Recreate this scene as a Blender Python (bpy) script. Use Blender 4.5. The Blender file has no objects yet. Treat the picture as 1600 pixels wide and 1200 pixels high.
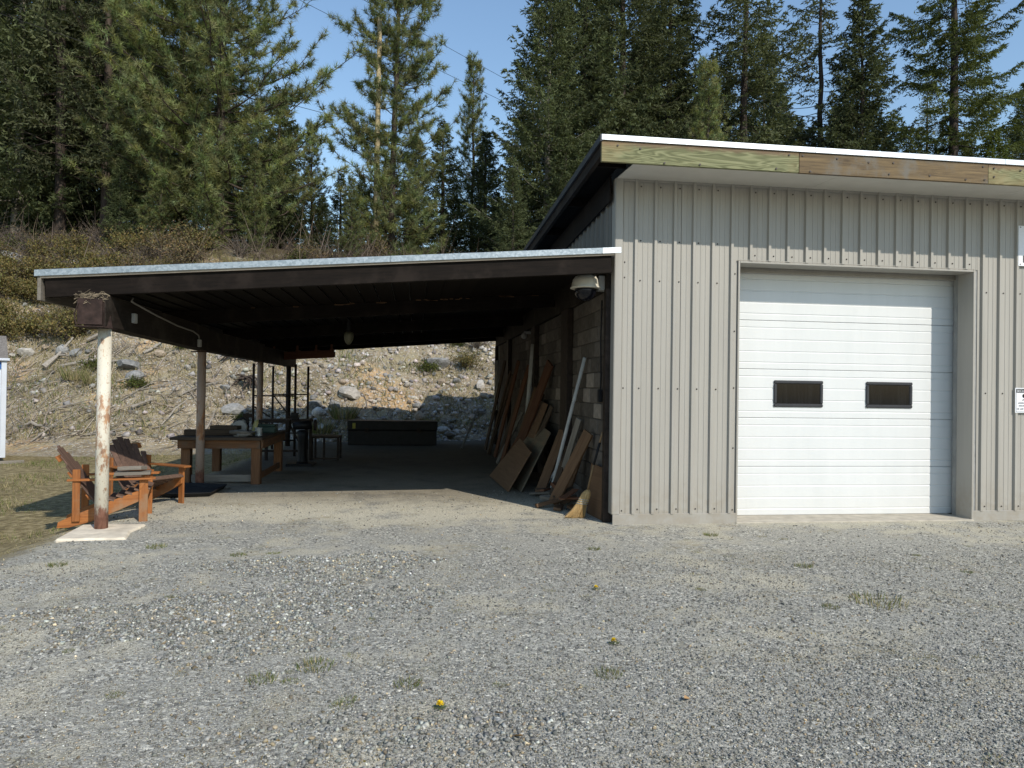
import bpy, math, random
import numpy as np
from mathutils import Vector, Matrix

random.seed(7)
RS = np.random.RandomState
SC = bpy.context.scene
COL = SC.collection

# ------------------------------------------------------------------ camera
F_PX, YAW, PITCH, ROLL, CAM_H = 1121.5, 0.1329, 0.0074, 0.0141, 1.5658
fw = Vector((math.sin(YAW) * math.cos(PITCH), math.cos(YAW) * math.cos(PITCH), math.sin(PITCH)))
rt = Vector((math.cos(YAW), -math.sin(YAW), 0))
up = rt.cross(fw)
cr, sr = math.cos(ROLL), math.sin(ROLL)
r2 = rt * cr + up * sr
u2 = up * cr - rt * sr
cam = bpy.data.cameras.new('camera')
cam.sensor_width = 36.0
cam.lens = 36.0 * F_PX / 1600.0
cam.clip_start = 0.05
cam.clip_end = 2000
camo = bpy.data.objects.new('camera', cam)
COL.objects.link(camo)
camo.matrix_world = Matrix(((r2.x, u2.x, -fw.x, 0), (r2.y, u2.y, -fw.y, 0), (r2.z, u2.z, -fw.z, CAM_H), (0, 0, 0, 1)))
SC.camera = camo

# ------------------------------------------------------------------ light
TO_SUN = Vector((0.57, -1.0, 0.946)).normalized()
EL = math.asin(TO_SUN.z)
w = bpy.data.worlds.new('World')
SC.world = w
w.use_nodes = True
wn = w.node_tree
bg = wn.nodes['Background']
sky = wn.nodes.new('ShaderNodeTexSky')
sky.sky_type = 'NISHITA'
sky.sun_disc = False
sky.sun_elevation = EL
sky.sun_rotation = math.atan2(TO_SUN.x, TO_SUN.y)
sky.air_density = 1.5
sky.dust_density = 0.25
sky.ozone_density = 4.0
bg.inputs['Strength'].default_value = 0.14
wn.links.new(sky.outputs[0], bg.inputs['Color'])
sl = bpy.data.lights.new('sun', 'SUN')
sl.energy = 3.6
sl.angle = math.radians(0.53)
sl.color = (1.0, 0.93, 0.82)
so = bpy.data.objects.new('sun', sl)
COL.objects.link(so)
so.rotation_euler = (-TO_SUN).to_track_quat('-Z', 'Y').to_euler()
so.location = (10, -20, 20)
SC.view_settings.view_transform = 'Standard'
SC.view_settings.look = 'None'
SC.view_settings.exposure = 0.30
SC.view_settings.gamma = 1.0
SC.view_settings.use_curve_mapping = False
SC.cycles.max_bounces = 6
SC.cycles.diffuse_bounces = 3
SC.cycles.transparent_max_bounces = 6


# ------------------------------------------------------------------ object helpers
def wmat(o):
    m = o.matrix_basis.copy()
    if o.parent:
        m = wmat(o.parent) @ o.matrix_parent_inverse @ m
    return m


def link(o, parent=None, keep=True):
    COL.objects.link(o)
    if parent is not None:
        o.parent = parent
        if keep:
            o.matrix_parent_inverse = wmat(parent).inverted()
    return o


def tag(o, label=None, cat=None, group=None, kind=None):
    if label: o['label'] = label
    if cat: o['category'] = cat
    if group: o['group'] = group
    if kind: o['kind'] = kind
    return o


def thing(name, label, cat, loc=(0, 0, 0), rz=0.0, group=None):
    o = bpy.data.objects.new(name, None)
    o.empty_display_size = 0.2
    o.location = loc
    o.rotation_euler = (0, 0, rz)
    COL.objects.link(o)
    return tag(o, label, cat, group)


def kids(o):
    return [c for c in COL.objects if c.parent == o]


def copy_tree(o, parent=None):
    ch = kids(o)
    c = o.copy()
    COL.objects.link(c)
    c.parent = parent
    for k in ch:
        copy_tree(k, c)
    return c


class MB:
    def __init__(self):
        self.v = []
        self.f = []

    def add(self, vs, fs):
        o = len(self.v)
        self.v += [tuple(p) for p in vs]
        self.f += [tuple(i + o for i in q) for q in fs]
        return self

    BF = ((0, 3, 2, 1), (4, 5, 6, 7), (0, 1, 5, 4), (1, 2, 6, 5), (2, 3, 7, 6), (3, 0, 4, 7))

    def box(self, x0, x1, y0, y1, z0, z1):
        return self.add([(x0, y0, z0), (x1, y0, z0), (x1, y1, z0), (x0, y1, z0), (x0, y0, z1), (x1, y0, z1), (x1, y1, z1), (x0, y1, z1)], MB.BF)

    def bar(self, p0, p1, wd, th, side=(0, 0, 1)):
        """box from p0 to p1; th is measured along `side`, wd across it"""
        p0, p1 = Vector(p0), Vector(p1)
        d = (p1 - p0).normalized()
        s = Vector(side)
        s = (s - d * s.dot(d)).normalized()
        t = d.cross(s)
        vs = []
        for p in (p0, p1):
            for a, b in ((-1, -1), (1, -1), (1, 1), (-1, 1)):
                vs.append(p + t * (a * wd / 2) + s * (b * th / 2))
        return self.add(vs, [(0, 1, 2, 3), (7, 6, 5, 4), (0, 4, 5, 1), (1, 5, 6, 2), (2, 6, 7, 3), (3, 7, 4, 0)])

    def tube(self, pts, rad, n=8, cap=True):
        pts = [Vector(p) for p in pts]
        if not isinstance(rad, (list, tuple)): rad = [rad] * len(pts)
        o = len(self.v)
        prev = None
        for i, p in enumerate(pts):
            d = (pts[min(i + 1, len(pts) - 1)] - pts[max(i - 1, 0)]).normalized()
            a = Vector((0, 0, 1)) if abs(d.z) < 0.9 else Vector((1, 0, 0))
            if prev is not None: a = prev
            s = (a - d * a.dot(d)).normalized()
            prev = s
            t = d.cross(s)
            for k in range(n):
                an = 2 * math.pi * k / n
                self.v.append(tuple(p + (s * math.cos(an) + t * math.sin(an)) * rad[i]))
        for i in range(len(pts) - 1):
            for k in range(n):
                a = o + i * n + k
                b = o + i * n + (k + 1) % n
                self.f.append((a, b, b + n, a + n))
        if cap:
            self.f.append(tuple(o + k for k in reversed(range(n))))
            self.f.append(tuple(o + (len(pts) - 1) * n + k for k in range(n)))
        return self

    def lathe(self, prof, c=(0, 0, 0), n=16):
        o = len(self.v)
        for r, z in prof:
            for k in range(n):
                an = 2 * math.pi * k / n
                self.v.append((c[0] + r * math.cos(an), c[1] + r * math.sin(an), c[2] + z))
        for i in range(len(prof) - 1):
            for k in range(n):
                a = o + i * n + k
                b = o + i * n + (k + 1) % n
                self.f.append((a, b, b + n, a + n))
        self.f.append(tuple(o + k for k in reversed(range(n))))
        self.f.append(tuple(o + (len(prof) - 1) * n + k for k in range(n)))
        return self

    def prism(self, poly, fn, a, b):
        """poly: 2D outline; fn(u, v, t) -> 3D; extruded t = a..b"""
        n = len(poly)
        vs = [fn(u, v, a) for u, v in poly] + [fn(u, v, b) for u, v in poly]
        fs = [tuple(range(n)), tuple(reversed(range(n, 2 * n)))]
        for i in range(n):
            j = (i + 1) % n
            fs.append((i, i + n, j + n, j))
        return self.add(vs, fs)

    def mesh(self, name, smooth=False):
        me = bpy.data.meshes.new(name)
        me.from_pydata(self.v, [], self.f)
        me.update()
        if smooth:
            me.polygons.foreach_set('use_smooth', [True] * len(me.polygons))
        return me

    def build(self, name, m, parent=None, bev=0.0, smooth=False, label=None, kind=None, fix=True):
        me = self.mesh(name, smooth)
        if fix: fix_normals(me)
        me.materials.append(m)
        o = bpy.data.objects.new(name, me)
        link(o, parent)
        if bev: bevel(o, bev)
        return tag(o, label, None, None, kind)


def fix_normals(me):
    import bmesh
    b = bmesh.new()
    b.from_mesh(me)
    bmesh.ops.recalc_face_normals(b, faces=b.faces)
    b.to_mesh(me)
    b.free()


def bevel(o, wd):
    md = o.modifiers.new('edge', 'BEVEL')
    md.width = wd
    md.segments = 1
    md.limit_method = 'ANGLE'
    md.angle_limit = math.radians(40)
    return o


def np_mesh(name, V, Fc, col=None, smooth=False):
    V = np.asarray(V, np.float32)
    Fc = np.asarray(Fc, np.int32)
    k = Fc.shape[1]
    me = bpy.data.meshes.new(name)
    me.vertices.add(len(V))
    me.vertices.foreach_set('co', V.ravel())
    me.loops.add(Fc.size)
    me.loops.foreach_set('vertex_index', Fc.ravel())
    me.polygons.add(len(Fc))
    me.polygons.foreach_set('loop_start', np.arange(0, Fc.size, k, dtype=np.int32))
    if smooth: me.polygons.foreach_set('use_smooth', np.ones(len(Fc), bool))
    me.update(calc_edges=True)
    if col is not None:
        c = np.ones((len(V), 4), np.float32)
        c[:, :3] = col
        at = me.color_attributes.new('col', 'FLOAT_COLOR', 'POINT')
        at.data.foreach_set('color', c.ravel())
    return me


def mobj(name, me, m, parent=None, keep=True):
    if not me.materials: me.materials.append(m)
    return link(bpy.data.objects.new(name, me), parent, keep)


PLANK_MESH = {}


def plank(name, p0, p1, wd, th, facing, m, parent=None, bev=0.003, label=None):
    """board with its length on local X and its thickness on local Z"""
    p0, p1 = Vector(p0), Vector(p1)
    L = (p1 - p0).length
    x = (p1 - p0).normalized()
    z = Vector(facing)
    z = (z - x * z.dot(x)).normalized()
    y = z.cross(x)
    key = (round(L, 3), wd, th, m.name, bev)
    me = PLANK_MESH.get(key)
    if me is None:
        me = MB().box(-L / 2, L / 2, -wd / 2, wd / 2, -th / 2, th / 2).mesh(name)
        me.materials.append(m)
        PLANK_MESH[key] = me
    o = bpy.data.objects.new(name, me)
    c = (p0 + p1) / 2
    o.matrix_basis = Matrix(((x.x, y.x, z.x, c.x), (x.y, y.y, z.y, c.y), (x.z, y.z, z.z, c.z), (0, 0, 0, 1)))
    link(o, parent)
    if bev: bevel(o, bev)
    return tag(o, label)


# ------------------------------------------------------------------ material helpers
class NT:
    def __init__(self, name):
        self.m = bpy.data.materials.new(name)
        self.m.use_nodes = True
        self.t = self.m.node_tree
        self.b = self.t.nodes['Principled BSDF']
        self.b.inputs['Specular IOR Level'].default_value = 0.3

    def node(self, typ, **kw):
        n = self.t.nodes.new(typ)
        for k, v in kw.items(): setattr(n, k, v)
        return n

    def con(self, a, b):
        self.t.links.new(a, b)

    def put(self, sock, v):
        if hasattr(v, 'is_output'): self.con(v, sock)
        else: sock.default_value = v

    def coord(self, which='Object', scale=(1, 1, 1), rot=(0, 0, 0)):
        tc = self.node('ShaderNodeTexCoord')
        mp = self.node('ShaderNodeMapping')
        mp.inputs['Scale'].default_value = scale
        mp.inputs['Rotation'].default_value = rot
        self.con(tc.outputs[which], mp.inputs['Vector'])
        return mp.outputs[0]

    def noise(self, vec, scale, detail=4, rough=0.55, dist=0.0, out='Fac'):
        n = self.node('ShaderNodeTexNoise')
        self.con(vec, n.inputs['Vector'])
        n.inputs['Scale'].default_value = scale
        n.inputs['Detail'].default_value = detail
        n.inputs['Roughness'].default_value = rough
        n.inputs['Distortion'].default_value = dist
        return n.outputs[out]

    def voro(self, vec, scale, feature='F1', rnd=1.0):
        n = self.node('ShaderNodeTexVoronoi', feature=feature)
        self.con(vec, n.inputs['Vector'])
        n.inputs['Scale'].default_value = scale
        n.inputs['Randomness'].default_value = rnd
        return n

    def ramp(self, fac, stops, interp='LINEAR'):
        n = self.node('ShaderNodeValToRGB')
        n.color_ramp.interpolation = interp
        els = n.color_ramp.elements
        while len(els) < len(stops): els.new(0.5)
        for e, (p, c) in zip(els, stops):
            e.position = p
            if not isinstance(c, (tuple, list)): c = (c, c, c)
            e.color = (c[0], c[1], c[2], 1)
        self.con(fac, n.inputs['Fac'])
        return n.outputs['Color']

    def mix(self, fac, a, b, mode='MIX'):
        n = self.node('ShaderNodeMix', data_type='RGBA', blend_type=mode)
        self.put(n.inputs['Factor'], fac)
        for s, v in ((n.inputs['A'], a), (n.inputs['B'], b)):
            pass
        ins = [i for i in n.inputs if i.type == 'RGBA']
        for s, v in zip(ins, (a, b)):
            if isinstance(v, (tuple, list)): v = (v[0], v[1], v[2], 1)
            self.put(s, v)
        return [o for o in n.outputs if o.type == 'RGBA'][0]

    def math(self, op, a, b=0.0, clamp=False):
        n = self.node('ShaderNodeMath', operation=op, use_clamp=clamp)
        self.put(n.inputs[0], a)
        self.put(n.inputs[1], b)
        return n.outputs[0]

    def sstep(self, v, a, b):
        n = self.node('ShaderNodeMapRange', interpolation_type='SMOOTHSTEP')
        self.put(n.inputs['Value'], v)
        n.inputs['From Min'].default_value = a
        n.inputs['From Max'].default_value = b
        return n.outputs['Result']

    def xyz(self, vec):
        n = self.node('ShaderNodeSeparateXYZ')
        self.con(vec, n.inputs[0])
        return n.outputs

    def rnd(self):
        return self.node('ShaderNodeObjectInfo').outputs['Random']

    def attr(self, name='col'):
        n = self.node('ShaderNodeAttribute', attribute_name=name)
        return n.outputs['Color']

    def bump(self, h, strength=0.3, dist=0.01):
        n = self.node('ShaderNodeBump')
        n.inputs['Strength'].default_value = strength
        n.inputs['Distance'].default_value = dist
        self.con(h, n.inputs['Height'])
        self.con(n.outputs[0], self.b.inputs['Normal'])

    def color(self, c):
        if isinstance(c, (tuple, list)): c = (c[0], c[1], c[2], 1)
        self.put(self.b.inputs['Base Color'], c)

    def set(self, rough=None, metal=None, spec=None):
        if rough is not None: self.put(self.b.inputs['Roughness'], rough)
        if metal is not None: self.put(self.b.inputs['Metallic'], metal)
        if spec is not None: self.put(self.b.inputs['Specular IOR Level'], spec)
        return self.m


def m_plain(name, c, rough=0.6, metal=0.0, var=0.15, scale=6, bump=0.1, bdist=0.004, bscale=40, spec=0.3):
    n = NT(name)
    v = n.coord()
    f = n.noise(v, scale, 5, 0.6)
    lo = tuple(x * (1 - var) for x in c)
    hi = tuple(min(1, x * (1 + var)) for x in c)
    n.color(n.ramp(f, [(0.3, lo), (0.7, hi)]))
    if bump: n.bump(n.noise(v, bscale, 4), bump, bdist)
    return n.set(rough, metal, spec)


def m_wood(name, dark, light, axis='x', rough=0.75, grain=9.0, tint=0.25, stain=None, bump=0.35):
    n = NT(name)
    sc = {'x': (0.55, 7, 7), 'y': (7, 0.55, 7), 'z': (7, 7, 0.55)}[axis]
    v = n.coord('Object', sc)
    wv = n.noise(v, grain * 0.5, 6, 0.6, 1.2)
    fine = n.noise(n.coord('Object', tuple(s * 6 if s > 1 else s * 2 for s in sc)), grain * 0.5, 3, 0.5)
    f = n.math('ADD', n.math('MULTIPLY', wv, 0.75), n.math('MULTIPLY', fine, 0.25))
    c = n.ramp(f, [(0.3, dark), (0.5, tuple((a + b) / 2 for a, b in zip(dark, light))), (0.68, light)])
    if stain:
        big = n.noise(n.coord('Object', (1, 1, 1)), 2.3, 5, 0.65)
        c = n.mix(n.sstep(big, 0.48, 0.66), c, stain)
    r = n.rnd()
    c = n.mix(1.0, c, n.ramp(r, [(0.0, 1 - tint), (1.0, 1 + tint * 0.4)]), 'MULTIPLY')
    n.color(c)
    n.bump(f, bump, 0.004)
    return n.set(rough, spec=.12 if light[0] < .06 else .3)


# ------------------------------------------------------------------ terrain functions
def sst(a, b, x):
    t = np.clip((x - a) / (b - a), 0, 1)
    return t * t * (3 - 2 * t)


def lump(x, y, s, seed):
    r = RS(seed)
    v = 0
    for i in range(6):
        a = r.uniform(0, 6.28)
        k = s * r.uniform(.6, 1.6)
        v = v + np.sin(k * (x * np.cos(a) + y * np.sin(a)) + r.uniform(0, 6.28))
    return v / 6


def ground_z(x, y):
    return -.25 * sst(-3.3, -4.7, x) * sst(5., 8., y) + 0.012 * lump(x, y, 1.6, 11) * sst(8.0, 7.0, y)


def hill_z(x, y):
    toe = 20.9 + .5 * np.sin(.33 * x + 1.) + .3 * np.sin(.9 * x)
    t = y - toe
    z = .74 * (np.sqrt(t * t + .5) + t) / 2
    c = t - 9.8
    z = z - .56 * (np.sqrt(c * c + 2.) + c) / 2 - .3
    z = z + .06 * np.clip(-x - 8, 0, 30) * sst(0, 10, t)
    z = z + sst(-.3, 3, t) * (.55 * lump(x, y, .5, 3) + .28 * lump(x, y, 1.5, 5) + .13 * lump(x, y, 4, 8))
    return z


def hz(x, y):
    return float(hill_z(np.float64(x), np.float64(y)))


def gz(x, y):
    return float(ground_z(np.float64(x), np.float64(y)))


D = 8.187          # the facade plane
# ------------------------------------------------------------------ materials
def mat_ground():
    n = NT('gravel')
    v = n.coord()
    x, y, z = n.xyz(v)
    big = n.noise(v, 0.55, 5, 0.6)
    mid = n.noise(v, 2.2, 5, 0.65)
    v1 = n.voro(v, 62)
    v2 = n.voro(v, 150)
    g1 = n.ramp(n.xyz(v1.outputs['Color'])[0], [(0.0, (.115, .115, .115)), (0.35, (.235, .234, .230)), (0.75, (.36, .355, .34)), (0.95, (.53, .515, .485)), (1.0, (.70, .68, .64))])
    g2 = n.ramp(n.xyz(v2.outputs['Color'])[0], [(0.0, (.12, .12, .12)), (0.5, (.27, .268, .262)), (0.9, (.42, .41, .385)), (1.0, (.62, .60, .56))])
    c = n.mix(n.sstep(mid, 0.40, 0.62), g1, g2)
    tanc0 = n.ramp(n.xyz(v2.outputs['Color'])[1], [(0.0, (.22, .20, .165)), (0.5, (.41, .385, .325)), (1.0, (.62, .585, .51))])
    tanc = n.mix(n.sstep(y, 7.6, 9.2), tanc0, n.mix(1.0, tanc0, (1.20, 1.21, 1.24), 'MULTIPLY'))
    # tan fines: patches everywhere, more towards the carport
    near = n.math('MULTIPLY', n.sstep(y, 7.2, 9.4), 0.13)
    tm = n.sstep(n.math('ADD', n.math('ADD', n.math('MULTIPLY', big, 0.6), n.math('MULTIPLY', mid, 0.4)), near), 0.49, 0.63)
    c = n.mix(n.math('MULTIPLY', tm, 0.8), c, tanc)
    # bare brown spots
    br = n.sstep(n.noise(v, 3.1, 6, 0.7), 0.63, 0.72)
    c = n.mix(n.math('MULTIPLY', br, 0.5), c, (.25, .195, .14))
    moss = n.math('MULTIPLY', n.sstep(n.noise(v, 1.15, 6, 0.72, 0.5), 0.53, 0.63), n.sstep(n.noise(v, 14, 4, 0.7), 0.40, 0.62))
    c = n.mix(n.math('MULTIPLY', moss, 0.55), c, n.ramp(n.noise(v, 5, 3), [(0.35, (.23, .18, .125)), (0.65, (.19, .185, .105))]))
    # dirt floor of the carport, its colour darkened towards the back as painted shade
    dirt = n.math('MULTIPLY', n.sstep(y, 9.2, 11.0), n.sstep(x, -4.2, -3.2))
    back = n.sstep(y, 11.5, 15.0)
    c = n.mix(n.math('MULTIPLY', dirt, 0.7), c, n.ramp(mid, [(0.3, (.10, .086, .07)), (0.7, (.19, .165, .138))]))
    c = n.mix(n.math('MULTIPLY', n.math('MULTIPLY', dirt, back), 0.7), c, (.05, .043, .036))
    # earth under the grass verge
    edge = n.math('ADD', x, n.math('MULTIPLY', n.math('SUBTRACT', mid, 0.5), 1.6))
    gm = n.math('MULTIPLY', n.sstep(edge, -3.3, -3.9), n.sstep(n.math('ADD', y, mid), 6.7, 7.9))
    earth = n.ramp(n.noise(v, 9, 5, 0.7), [(0.32, (.07, .055, .03)), (0.5, (.19, .155, .085)), (0.66, (.33, .28, .175))])
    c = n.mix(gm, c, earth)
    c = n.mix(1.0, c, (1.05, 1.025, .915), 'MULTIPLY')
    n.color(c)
    h = n.math('ADD', n.math('MULTIPLY', v1.outputs['Distance'], -0.7), n.math('MULTIPLY', v2.outputs['Distance'], -0.35))
    n.bump(n.math('ADD', h, n.math('MULTIPLY', mid, 0.3)), 0.7, 0.012)
    return n.set(0.9, spec=0.25)


def mat_hill():
    n = NT('hill_soil')
    v = n.coord()
    x, y, z = n.xyz(v)
    big = n.noise(v, 0.42, 5, 0.6, 0.4)
    mid = n.noise(v, 1.9, 6, 0.68)
    v1 = n.voro(v, 9)
    v2 = n.voro(v, 26)
    soil = n.ramp(mid, [(0.28, (.105, .085, .058)), (0.45, (.225, .183, .125)), (0.62, (.32, .266, .188)), (0.78, (.41, .355, .27))])
    ochre = n.ramp(n.noise(v, 6, 4, 0.6), [(0.3, (.34, .22, .115)), (0.7, (.55, .40, .235))])
    c = n.mix(n.sstep(big, 0.54, 0.66), soil, ochre)
    peb = n.xyz(v2.outputs['Color'])
    dk = n.sstep(n.noise(v, 2.6, 6, 0.72, 0.4), 0.54, 0.66)
    c = n.mix(n.math('MULTIPLY', dk, 0.65), c, n.ramp(n.noise(v, 11, 4, .7), [(0.3, (.06, .048, .032)), (0.7, (.20, .165, .10))]))
    c = n.mix(n.sstep(peb[0], 0.76, 0.82), c, n.ramp(peb[1], [(0.0, (.16, .15, .14)), (1.0, (.52, .49, .43))]))
    straw = n.sstep(n.noise(n.coord('Object', (1, 1, 1.5)), 1.1, 6, 0.7), 0.46, 0.62)
    c = n.mix(n.math('MULTIPLY', straw, 0.55), c, n.ramp(n.noise(v, 30, 3, 0.6), [(0.3, (.17, .145, .075)), (0.7, (.42, .365, .215))]))
    brush = n.math('MULTIPLY', n.sstep(z, 3.2, 5.2), n.sstep(n.noise(v, 0.9, 5, 0.65), 0.36, 0.55))
    c = n.mix(brush, c, n.ramp(n.noise(v, 7, 5, 0.7), [(0.25, (.035, .03, .016)), (0.5, (.10, .088, .035)), (0.75, (.20, .17, .075))]))
    duff = n.sstep(n.math('ADD', z, n.math('MULTIPLY', big, 2.0)), 7.6, 9.0)
    c = n.mix(duff, c, n.ramp(n.noise(v, 5, 5, 0.7), [(0.3, (.03, .024, .014)), (0.7, (.11, .085, .05))]))
    n.color(c)
    h = n.math('ADD', n.math('MULTIPLY', v2.outputs['Distance'], -0.4), n.math('ADD', n.math('MULTIPLY', v1.outputs['Distance'], -0.6), mid))
    n.bump(h, 0.8, 0.08)
    return n.set(0.95, spec=0.15)


def mat_vcol(name, rough=0.9, transl=0.0, var=0.2, vs=3.0):
    n = NT(name)
    c = n.attr()
    v = n.coord()
    c = n.mix(1.0, c, n.ramp(n.noise(v, vs, 4), [(0.3, 1 - var), (0.7, 1 + var)]), 'MULTIPLY')
    c = n.mix(1.0, c, n.ramp(n.rnd(), [(0.0, 0.85), (1.0, 1.1)]), 'MULTIPLY')
    n.color(c)
    n.set(rough, spec=0.15)
    if transl:
        tr = n.node('ShaderNodeBsdfTranslucent')
        n.con(n.mix(1.0, c, (1.15, 1.15, 0.7), 'MULTIPLY'), tr.inputs['Color'])
        ms = n.node('ShaderNodeMixShader')
        ms.inputs['Fac'].default_value = transl
        out = n.t.nodes['Material Output']
        n.con(n.b.outputs[0], ms.inputs[1])
        n.con(tr.outputs[0], ms.inputs[2])
        n.con(ms.outputs[0], out.inputs['Surface'])
    return n.m


def mat_rust_post(name='rusty_painted_steel', k=1.0, tn=(1, 1, 1)):
    n = NT(name)
    v = n.coord('Object', (1, 1, 0.45))
    f = n.noise(v, 9, 6, 0.72)
    x, y, z = n.xyz(n.coord())
    base = n.ramp(n.noise(v, 4, 4), [(0.3, (.50 * k * tn[0], .46 * k * tn[1], .37 * k * tn[2])), (0.7, (.66 * k * tn[0], .62 * k * tn[1], .52 * k * tn[2]))])
    rust = n.ramp(n.noise(v, 26, 4), [(0.3, (.13, .055, .03)), (0.6, (.36, .17, .07)), (0.8, (.50, .29, .13))])
    mid = n.math('MULTIPLY', n.sstep(z, 0.55, 0.8), n.sstep(z, 1.55, 1.2))
    m1 = n.sstep(n.math('ADD', f, n.math('MULTIPLY', mid, 0.10)), 0.57, 0.66)
    spk = n.sstep(n.noise(v, 70, 3, 0.6), 0.60, 0.66)
    m1 = n.math('MAXIMUM', n.math('MULTIPLY', m1, 0.85), n.math('MULTIPLY', spk, 0.6))
    foot = n.sstep(n.math('ADD', z, n.math('MULTIPLY', n.math('SUBTRACT', f, 0.5), 0.5)), 0.27, 0.19)
    c = n.mix(m1, base, rust)
    c = n.mix(foot, c, n.ramp(n.noise(v, 30, 4), [(0.3, (.15, .065, .045)), (0.7, (.33, .17, .12))]))
    n.color(c)
    n.bump(f, 0.3, 0.004)
    return n.set(0.7)


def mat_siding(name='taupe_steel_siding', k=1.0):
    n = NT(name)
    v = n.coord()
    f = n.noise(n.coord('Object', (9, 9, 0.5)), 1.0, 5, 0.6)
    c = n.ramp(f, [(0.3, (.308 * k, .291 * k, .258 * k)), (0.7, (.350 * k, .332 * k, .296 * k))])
    x, y, z = n.xyz(v)
    c = n.mix(1.0, c, n.ramp(n.rnd(), [(0.0, 0.95), (1.0, 1.05)]), 'MULTIPLY')
    stk = n.sstep(n.noise(n.coord('Object', (22, 22, 0.35)), 1.0, 4, 0.65), 0.56, 0.75)
    c = n.mix(n.math('MULTIPLY', stk, 0.22), c, (.25, .235, .20))
    dust = n.math('MULTIPLY', n.sstep(z, 0.65, 0.1), n.sstep(n.noise(v, 6, 5, 0.7), 0.36, 0.66))
    c = n.mix(n.math('MULTIPLY', dust, 0.5), c, (.26, .22, .165))
    n.color(c)
    n.bump(n.noise(v, 2.6, 3), 0.28, 0.014)
    return n.set(0.42, spec=0.4)


def mat_door():
    n = NT('white_steel_door')
    v = n.coord()
    f = n.noise(n.coord('Object', (3, 3, 0.6)), 1.5, 5, 0.65)
    c = n.ramp(f, [(0.3, (.60, .615, .61)), (0.7, (.645, .655, .65))])
    st = n.sstep(n.noise(n.coord('Object', (14, 14, 0.7)), 1.3, 4, 0.6), 0.62, 0.78)
    c = n.mix(n.math('MULTIPLY', st, 0.16), c, (.45, .44, .40))
    x, y, z = n.xyz(v)
    c = n.mix(n.math('MULTIPLY', n.sstep(z, 0.5, 0.02), n.math('MULTIPLY', n.noise(v, 6, 5, .7), 0.30)), c, (.52, .48, .40))
    n.color(c)
    n.bump(n.noise(v, 160, 2), 0.06, 0.002)
    return n.set(0.38, spec=0.4)


def mat_galv(name='galvanised_steel', c0=(.26, .30, .325), c1=(.42, .46, .49)):
    n = NT(name)
    v = n.coord()
    vo = n.voro(v, 45)
    f = n.math('ADD', n.math('MULTIPLY', n.xyz(vo.outputs['Color'])[0], 0.5), n.math('MULTIPLY', n.noise(v, 5, 5, .7), 0.5))
    n.color(n.ramp(f, [(0.25, c0), (0.75, c1)]))
    n.bump(n.noise(v, 3, 3), 0.15, 0.01)
    return n.set(0.38, 0.55, 0.5)


def mat_block():
    n = NT('concrete_block')
    v = n.coord()
    r = n.rnd()
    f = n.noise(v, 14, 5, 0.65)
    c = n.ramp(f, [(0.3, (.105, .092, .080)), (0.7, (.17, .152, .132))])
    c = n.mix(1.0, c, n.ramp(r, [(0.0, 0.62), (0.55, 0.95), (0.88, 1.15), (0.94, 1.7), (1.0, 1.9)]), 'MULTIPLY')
    n.color(c)
    n.bump(n.noise(v, 90, 4, .7), 0.5, 0.006)
    return n.set(0.95, spec=0.1)


def mat_rock(name, a, b):
    n = NT(name)
    v = n.coord()
    f = n.noise(v, 3.5, 6, 0.65)
    c = n.ramp(f, [(0.28, a), (0.72, b)])
    c = n.mix(1.0, c, n.ramp(n.rnd(), [(0.0, 0.72), (0.6, 1.0), (1.0, 1.25)]), 'MULTIPLY')
    n.color(c)
    n.bump(n.noise(v, 22, 5, .7), 0.5, 0.02)
    return n.set(0.9, spec=0.2)


def mat_treated():
    n = NT('treated_lumber')
    v = n.coord('Object', (0.5, 1, 4.2))
    f = n.noise(v, 1.5, 3, 0.5, 0.6)
    g = n.math('SINE', n.math('MULTIPLY', f, 105.0))
    fine = n.noise(n.coord('Object', (3, 3, 90)), 1.0, 3, 0.6)
    g = n.math('ADD', n.math('MULTIPLY', g, 0.27), n.math('ADD', n.math('MULTIPLY', fine, 0.5), 0.25))
    c = n.ramp(g, [(0.1, (.085, .088, .040)), (0.45, (.150, .156, .075)), (0.7, (.205, .208, .108)), (1.0, (.29, .275, .155))])
    x, y, z = n.xyz(n.coord())
    top = n.sstep(n.math('ADD', z, n.math('MULTIPLY', n.noise(n.coord('Object', (3, 3, 3)), 1.5, 4, .7), 0.12)), 4.22, 4.29)
    c = n.mix(n.math('MULTIPLY', top, 0.8), c, (.15, .085, .055))
    pt = n.sstep(n.noise(n.coord('Object', (1, 1, 2)), 1.3, 4, .6), 0.50, 0.66)
    c = n.mix(n.math('MULTIPLY', pt, 0.45), c, (.25, .17, .08))
    n.color(c)
    n.bump(g, 0.2, 0.003)
    return n.set(0.75)


M = {}
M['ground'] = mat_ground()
M['hill'] = mat_hill()
M['stone'] = mat_vcol('crushed_stone', 0.9, 0, 0.15, 90)
M['rubble'] = mat_vcol('rubble', 0.92, 0, 0.2, 20)
M['grass'] = mat_vcol('grass', 0.85, 0.25, 0.2, 2)
M['leaf'] = mat_vcol('needles', 0.7, 0.32, 0.22, 1.2)
M['twig'] = mat_vcol('dry_twigs', 0.9, 0, 0.2, 3)
M['siding'] = mat_siding()
M['siding_shaded'] = mat_siding('shaded_taupe_siding', .42)  # darker siding copy: shade under the overhang put into the colour
M['door'] = mat_door()
M['galv'] = mat_galv()
M['galv_white'] = mat_galv('bright_flashing', (.70, .73, .75), (.86, .88, .90))
M['block'] = mat_block()
M['mortar'] = m_plain('mortar', (.10, .09, .08), 0.95, var=.3, scale=12, bump=.4)
M['post'] = mat_rust_post()
M['post_brown'] = mat_rust_post('brown_rusty_steel', .42, (1.25, 1.0, .95))
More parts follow.
